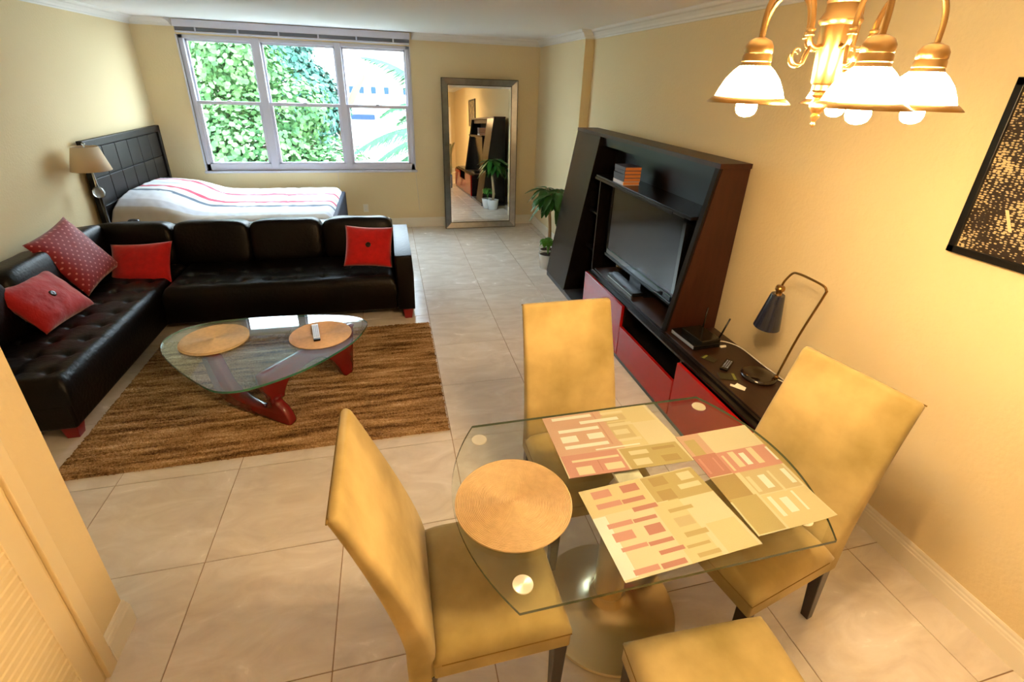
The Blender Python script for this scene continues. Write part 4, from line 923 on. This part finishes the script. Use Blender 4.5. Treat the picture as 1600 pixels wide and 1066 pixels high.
MAT3= [(0, 0.0, 1.0, 1, 'c'), (0, 0.0, 0.298, 0.244, 'p'), (0.051, 0.059, 0.193, 0.241, 'o'), (0, 0.243, 0.314, 0.47, 'r'), (0.004, 0.476, 0.327, 0.715, 'd'), (0.018, 0.687, 0.35, 0.994, 'o'), (0.317, 0.013, 0.953, 0.252, 'c'), (0.298, 0.251, 1, 0.477, 's'), (0.382, 0.475, 0.964, 0.706, 't'), (0.384, 0.712, 0.987, 1, 'y'), (0.343, 0.286, 0.373, 0.455, 'c'), (0.45, 0.267, 0.53, 0.433, 'c'), (0.575, 0.296, 0.644, 0.427, 'L'), (0.72, 0.256, 0.80, 0.433, 'c'), (0.967, 0.282, 1, 0.433, 'L'), (0.41, 0.527, 0.455, 0.68, 'c'), (0.555, 0.535, 0.649, 0.667, 'L'), (0.711, 0.515, 0.744, 0.719, 'c'), (0.89, 0.522, 0.951, 0.67, 'L'), (0.44, 0.737, 0.49, 0.911, 'L'), (0.563, 0.765, 0.666, 0.895, 'L'), (0.764, 0.727, 0.788, 0.904, 'L'), (0.04, 0.271, 0.07, 0.437, 's'), (0.219, 0.286, 0.236, 0.432, 's')]
def woven(name, label, corners, rects, z, w_n, h_n, curl=0):
    TL, TR, BR, BL = [Vector(c_+(0,)) for c_ in corners]; vs = []; fs = []; cols = []
    for j in range(h_n+1):
        for i in range(w_n+1):
            u = i/w_n; v = j/h_n; p = TL*(1-u)*(1-v)+TR*u*(1-v)+BR*u*v+BL*(1-u)*v
            zz = z+(curl*max(0, u+v-1.45)**2*math.sin((u+v)*7) if curl else 0); vs.append((p.x, p.y, zz))
    for j in range(h_n):
        for i in range(w_n):
            a = j*(w_n+1)+i; fs.append((a+w_n+1, a+w_n+2, a+1, a)); u = (i+.5)/w_n; v = (j+.5)/h_n; c_ = 'c'
            for (a0, b0, a1, b1, k_) in rects:
                if a0 <= u <= a1 and b0 <= v <= b1: c_ = k_
            cols.append(PAL[c_])
    o = tag(obj(name, (vs, fs), M_print), label, 'placemat', 'woven rectangular placemats')
    ca = o.data.color_attributes.new('print', 'FLOAT_COLOR', 'CORNER')
    for p in o.data.polygons:
        for li in p.loop_indices: ca.data[li].color = cols[p.index]
    md = o.modifiers.new('thick', 'SOLIDIFY'); md.thickness = .0018; md.offset = -1
    return o
woven('placemat', 'woven placemat of pink and cream blocks at the far side of the glass dining table', ((2.089, -.834), (2.566, -.832), (2.600, -1.192), (2.086, -1.180)), MAT1, .7528, 132, 96)
woven('placemat', 'woven placemat with brick pink blocks on cream at the near side of the dining table', ((2.096, -1.247), (2.552, -1.219), (2.588, -1.567), (2.108, -1.593)), MAT2, .7528, 132, 96)
woven('placemat', 'woven placemat turned lengthwise at the wall side of the dining table, corner overhanging', ((2.584, -1.060), (2.916, -1.050), (2.908, -1.532), (2.592, -1.543)), MAT3, .7555, 96, 132, .02)
tag(obj('round_placemat', coil_mat(bmesh.new(), .197, 0, .006, 36, 96), M_coil, None, loc=(1.868, -1.238, .7508)), 'big round coiled straw mat on the left of the dining table', 'placemat', 'round straw mats')

# ------------------------------------------------------------------ dining chairs
def make_chair(label):
    t = thing('dining_chair', label, 'chair', (0, 0, 0), 0, 'microsuede dining chairs')
    H = 1.05; n_ = 22; rows = []
    bm = bmesh.new()
    def sec(z):
        s = max(0, (z-.46)/(H-.46)); yf = -.215-.205*s**1.25
        th = .088-.050*s; w_ = .240-.010*s
        return yf, th, w_
    zs_ = [.33+(H-.33)*k/n_ for k in range(n_+1)]
    for z in zs_:
        yf, th, w_ = sec(z); c_ = min(th*.45, .022); ring = []
        tp = 1.0
        for (sx, sy, a0) in ((1, 1, 0), (-1, 1, PI/2), (-1, -1, PI), (1, -1, 1.5*PI)):
            cx_ = sx*(w_-c_); cy_ = yf-th/2+sy*(th/2-c_)
            for q in range(4): an = a0+q*PI/6; ring.append((cx_+c_*math.cos(an), cy_+c_*math.sin(an), z))
        # puff the front a little
        rows.append([bm.verts.new(p) for p in ring])
    m_ = len(rows[0])
    for a, b_ in zip(rows, rows[1:]):
        for k in range(m_): bm.faces.new((a[k], a[(k+1) % m_], b_[(k+1) % m_], b_[k]))
    bm.faces.new(rows[0][::-1])
    yf, th, w_ = sec(H); top = []
    for v in rows[-1]: top.append(bm.verts.new((v.co.x*.965, (yf-th/2)+(v.co.y-(yf-th/2))*.55, H+.012)))
    for k in range(m_): bm.faces.new((rows[-1][k], rows[-1][(k+1) % m_], top[(k+1) % m_], top[k]))
    bm.faces.new(top)
    bk = flatish(obj('backrest', bm, M_velvet, t), 1.0)
    bp = bmesh.new(); yb, tb, wb = sec(H)
    obj('piping', tube(bp, [(-w_, yf-th+.004, H+.004), (w_, yf-th+.004, H+.004)], .0028, 6), M_piping, bk)
    # seat
    bm = bmesh.new(); NXs, NYs = 26, 26; vs = []; fs = []
    for j in range(NYs+1):
        for i in range(NXs+1):
            u = -1+2*i/NXs; v = -1+2*j/NYs; x = .247*u*(1 if abs(u) < 1 else 1); y = -.225+.2225*(v+1)
            k = (1-abs(u)**7)*(1-abs(v)**7); z = .425+.050*max(0, k)**.4+.008*(1-u*u)*(1-v*v)
            vs.append((x, y, z))
    for j in range(NYs):
        for i in range(NXs): a = j*(NXs+1)+i; fs.append((a, a+1, a+NXs+2, a+NXs+1))
    ring = [i for i in range(NXs+1)]+[j*(NXs+1)+NXs for j in range(1, NYs+1)]+[NYs*(NXs+1)+i for i in range(NXs-1, -1, -1)]+[j*(NXs+1) for j in range(NYs-1, 0, -1)]
    b0 = len(vs)
    for q in ring: vs.append((vs[q][0], vs[q][1], .412))
    for k in range(len(ring)): fs.append((ring[(k+1) % len(ring)], ring[k], b0+k, b0+(k+1) % len(ring)))
    bm.free()
    seat = flatish(obj('seat', (vs, fs), M_velvet, t), 1.1)
    obj('apron', boxb(-.246, .246, -.225, .219, .345, .410, bev=.008, seg=3), M_velvet, t)
    obj('piping', tube(bmesh.new(), [(-.246, -.20, .411), (-.247, .218, .411), (.247, .218, .411), (.246, -.20, .411)], .003, 6), M_piping, seat)
    for sx in (-1, 1):
        for sy in (1, -1):
            lg = bmesh.new(); cx_ = sx*.215; cy_ = .19 if sy > 0 else -.235
            box(lg, cx_-.024, cx_+.024, cy_-.024, cy_+.024, 0, .35, .003, 1)
            for v in lg.verts:
                if v.co.z < .1:
                    v.co.x = cx_+(v.co.x-cx_)*.68; v.co.y = cy_+(v.co.y-cy_)*.68-(.05 if sy < 0 else 0)
            obj('leg', lg, M_chairleg, t)
    return t
def copy_tree(o, parent=None):
    c_ = o.copy(); C.objects.link(c_); c_.parent = parent
    for ch in o.children: copy_tree(ch, c_)
    return c_
ch = make_chair('olive gold microsuede chair at the far side of the dining table, facing the camera')
def place(c_, x, y, rz, label): c_.location = (x, y, 0); c_.rotation_euler = (0, 0, rz); c_['label'] = label
others = [copy_tree(ch) for _ in range(3)]
place(ch, 2.345, -.795, PI, 'olive gold microsuede chair across the dining table, its back beside the red bench')
place(others[0], 1.79, -1.255, -PI/2, 'olive gold microsuede chair in the foreground left, back turned towards the rug')
place(others[1], 2.815, -1.275, math.radians(101.5), 'olive gold microsuede chair at the right, its tall back against the yellow wall')
place(others[2], 2.392, -1.805, math.radians(-3), 'olive gold microsuede chair nearest the camera, only its seat in view')

# ------------------------------------------------------------------ chandelier
AX, AY = 2.488, -1.42
t = thing('chandelier', 'five-armed satin gold chandelier with lit ribbed glass bell shades', 'chandelier', (AX, AY, 0))
flatish(obj('column', lathe(bmesh.new(), [(0, 2.035), (.016, 2.035), (.022, 2.04), (.022, 2.05), (.026, 2.055), (.036, 2.165), (.041, 2.17), (.042, 2.175), (.034, 2.19), (.033, 2.205), (.036, 2.21), (.03, 2.22), (.018, 2.235), (.024, 2.25), (.026, 2.30), (.014, 2.33), (.01, 2.36), (0, 2.36)], 48, ripple=0.0, rn=12), M_nickel, t), .6)
flatish(obj('fluted_body', lathe(bmesh.new(), [(.0, 2.056), (.0235, 2.056), (.0345, 2.163), (0, 2.163)], 96, ripple=.05, rn=12), M_nickel, t), 1.2)
flatish(obj('finial', lathe(bmesh.new(), [(0, 1.962), (.003, 1.964), (.005, 1.97), (.003, 1.974), (.008, 1.982), (.009, 1.988), (.006, 1.99), (.012, 1.996), (.016, 2.004), (.017, 2.012), (.013, 2.02), (.011, 2.024), (.018, 2.03), (.016, 2.036), (0, 2.036)], 40, ripple=.06, rn=8), M_nickel, t), .9)
obj('stem', tube(bmesh.new(), [(0, 0, 2.35), (0, 0, 2.55)], .006, 10), M_nickel, t)
obj('canopy', lathe(bmesh.new(), [(0, 2.53), (.02, 2.53), (.055, 2.545), (.062, 2.569), (0, 2.569)], 36), M_nickel, t, smooth=True)
for k in range(5):
    ph = .583+k*2*PI/5; c_, s_ = math.cos(ph), math.sin(ph); R_ = .179
    def P(r_, z_): return (r_*c_, r_*s_, z_)
    arm = obj('arm', tube(bmesh.new(), spline([P(.033, 2.125), P(.046, 2.122), P(.060, 2.130), P(.066, 2.150), P(.069, 2.18), P(.082, 2.215), P(.108, 2.237), P(.135, 2.238), P(.160, 2.222), P(.174, 2.195), P(.179, 2.165), P(.179, 2.13)], 5), .0055, 10), M_nickel, t, smooth=True)
    sc = []
    for q in range(22): a = q/21*4.6; rr_ = .024*(1-q/26); sc.append(P(.078+rr_*math.cos(a-2.2)+.004, 2.110+rr_*math.sin(a-2.2)))
    obj('scroll', tube(bmesh.new(), [P(.058, 2.128)]+sc, [.004]+[.0038*(1-q/30) for q in range(22)], 8), M_nickel, arm, smooth=True)
    obj('collar', lathe(bmesh.new(), [(0, 2.143), (.009, 2.143), (.009, 2.147), (.0065, 2.150), (.009, 2.153), (.0085, 2.157), (0, 2.157)], 16, .066*c_, .066*s_), M_nickel, arm, smooth=True)
    x_, y_ = R_*c_, R_*s_
    flatish(obj('shade_cap', lathe(bmesh.new(), [(0, 2.134), (.010, 2.134), (.022, 2.128), (.0275, 2.118), (.028, 2.106), (.0265, 2.104), (.0285, 2.10), (.0295, 2.09), (.028, 2.088), (.030, 2.084), (.030, 2.080), (0, 2.080)], 36, x_, y_), M_brass if False else M_nickel, arm), .7)
    flatish(obj('glass_shade', lathe(bmesh.new(), [(.029, 2.082), (.040, 2.072), (.053, 2.056), (.063, 2.036), (.070, 2.018), (.068, 2.018), (.061, 2.036), (.051, 2.055), (.038, 2.070), (.027, 2.080), (.029, 2.082)], 72, x_, y_, ripple=.012, rn=24), M_shade, arm), 1.2)
    obj('shade_rim', lathe(bmesh.new(), [(.069, 2.0215), (.0715, 2.0215), (.0845, 2.0095), (.0835, 2.0085), (.0695, 2.018), (.069, 2.0215)], 48, x_, y_), M_nickel, arm, smooth=True)
    obj('bulb', lathe(bmesh.new(), [(0, 1.981), (.010, 1.9825), (.018, 1.988), (.0215, 1.997), (.0215, 2.004), (.018, 2.018), (.012, 2.035), (.011, 2.06), (0, 2.06)], 24, x_, y_), M_bulb, arm, smooth=True)
# added ceiling light, unseen behind the camera, giving extra warm light
t = thing('added_ceiling_light', 'added round flush ceiling light, unseen behind the camera', 'lamp', (2.2, -3.7, ZC))
obj('rim', lathe(bmesh.new(), [(.0, 0), (.17, 0), (.17, -.025), (.155, -.03), (.155, -.005)], 40), M_trim, t)
obj('diffuser', lathe(bmesh.new(), [(.155, -.02), (.14, -.05), (.09, -.075), (0, -.085)], 40), mat('added_light_diffuser', (1, .85, .6), .5, emit=8, ecol=(1, .78, .5, 1)), t, smooth=True)
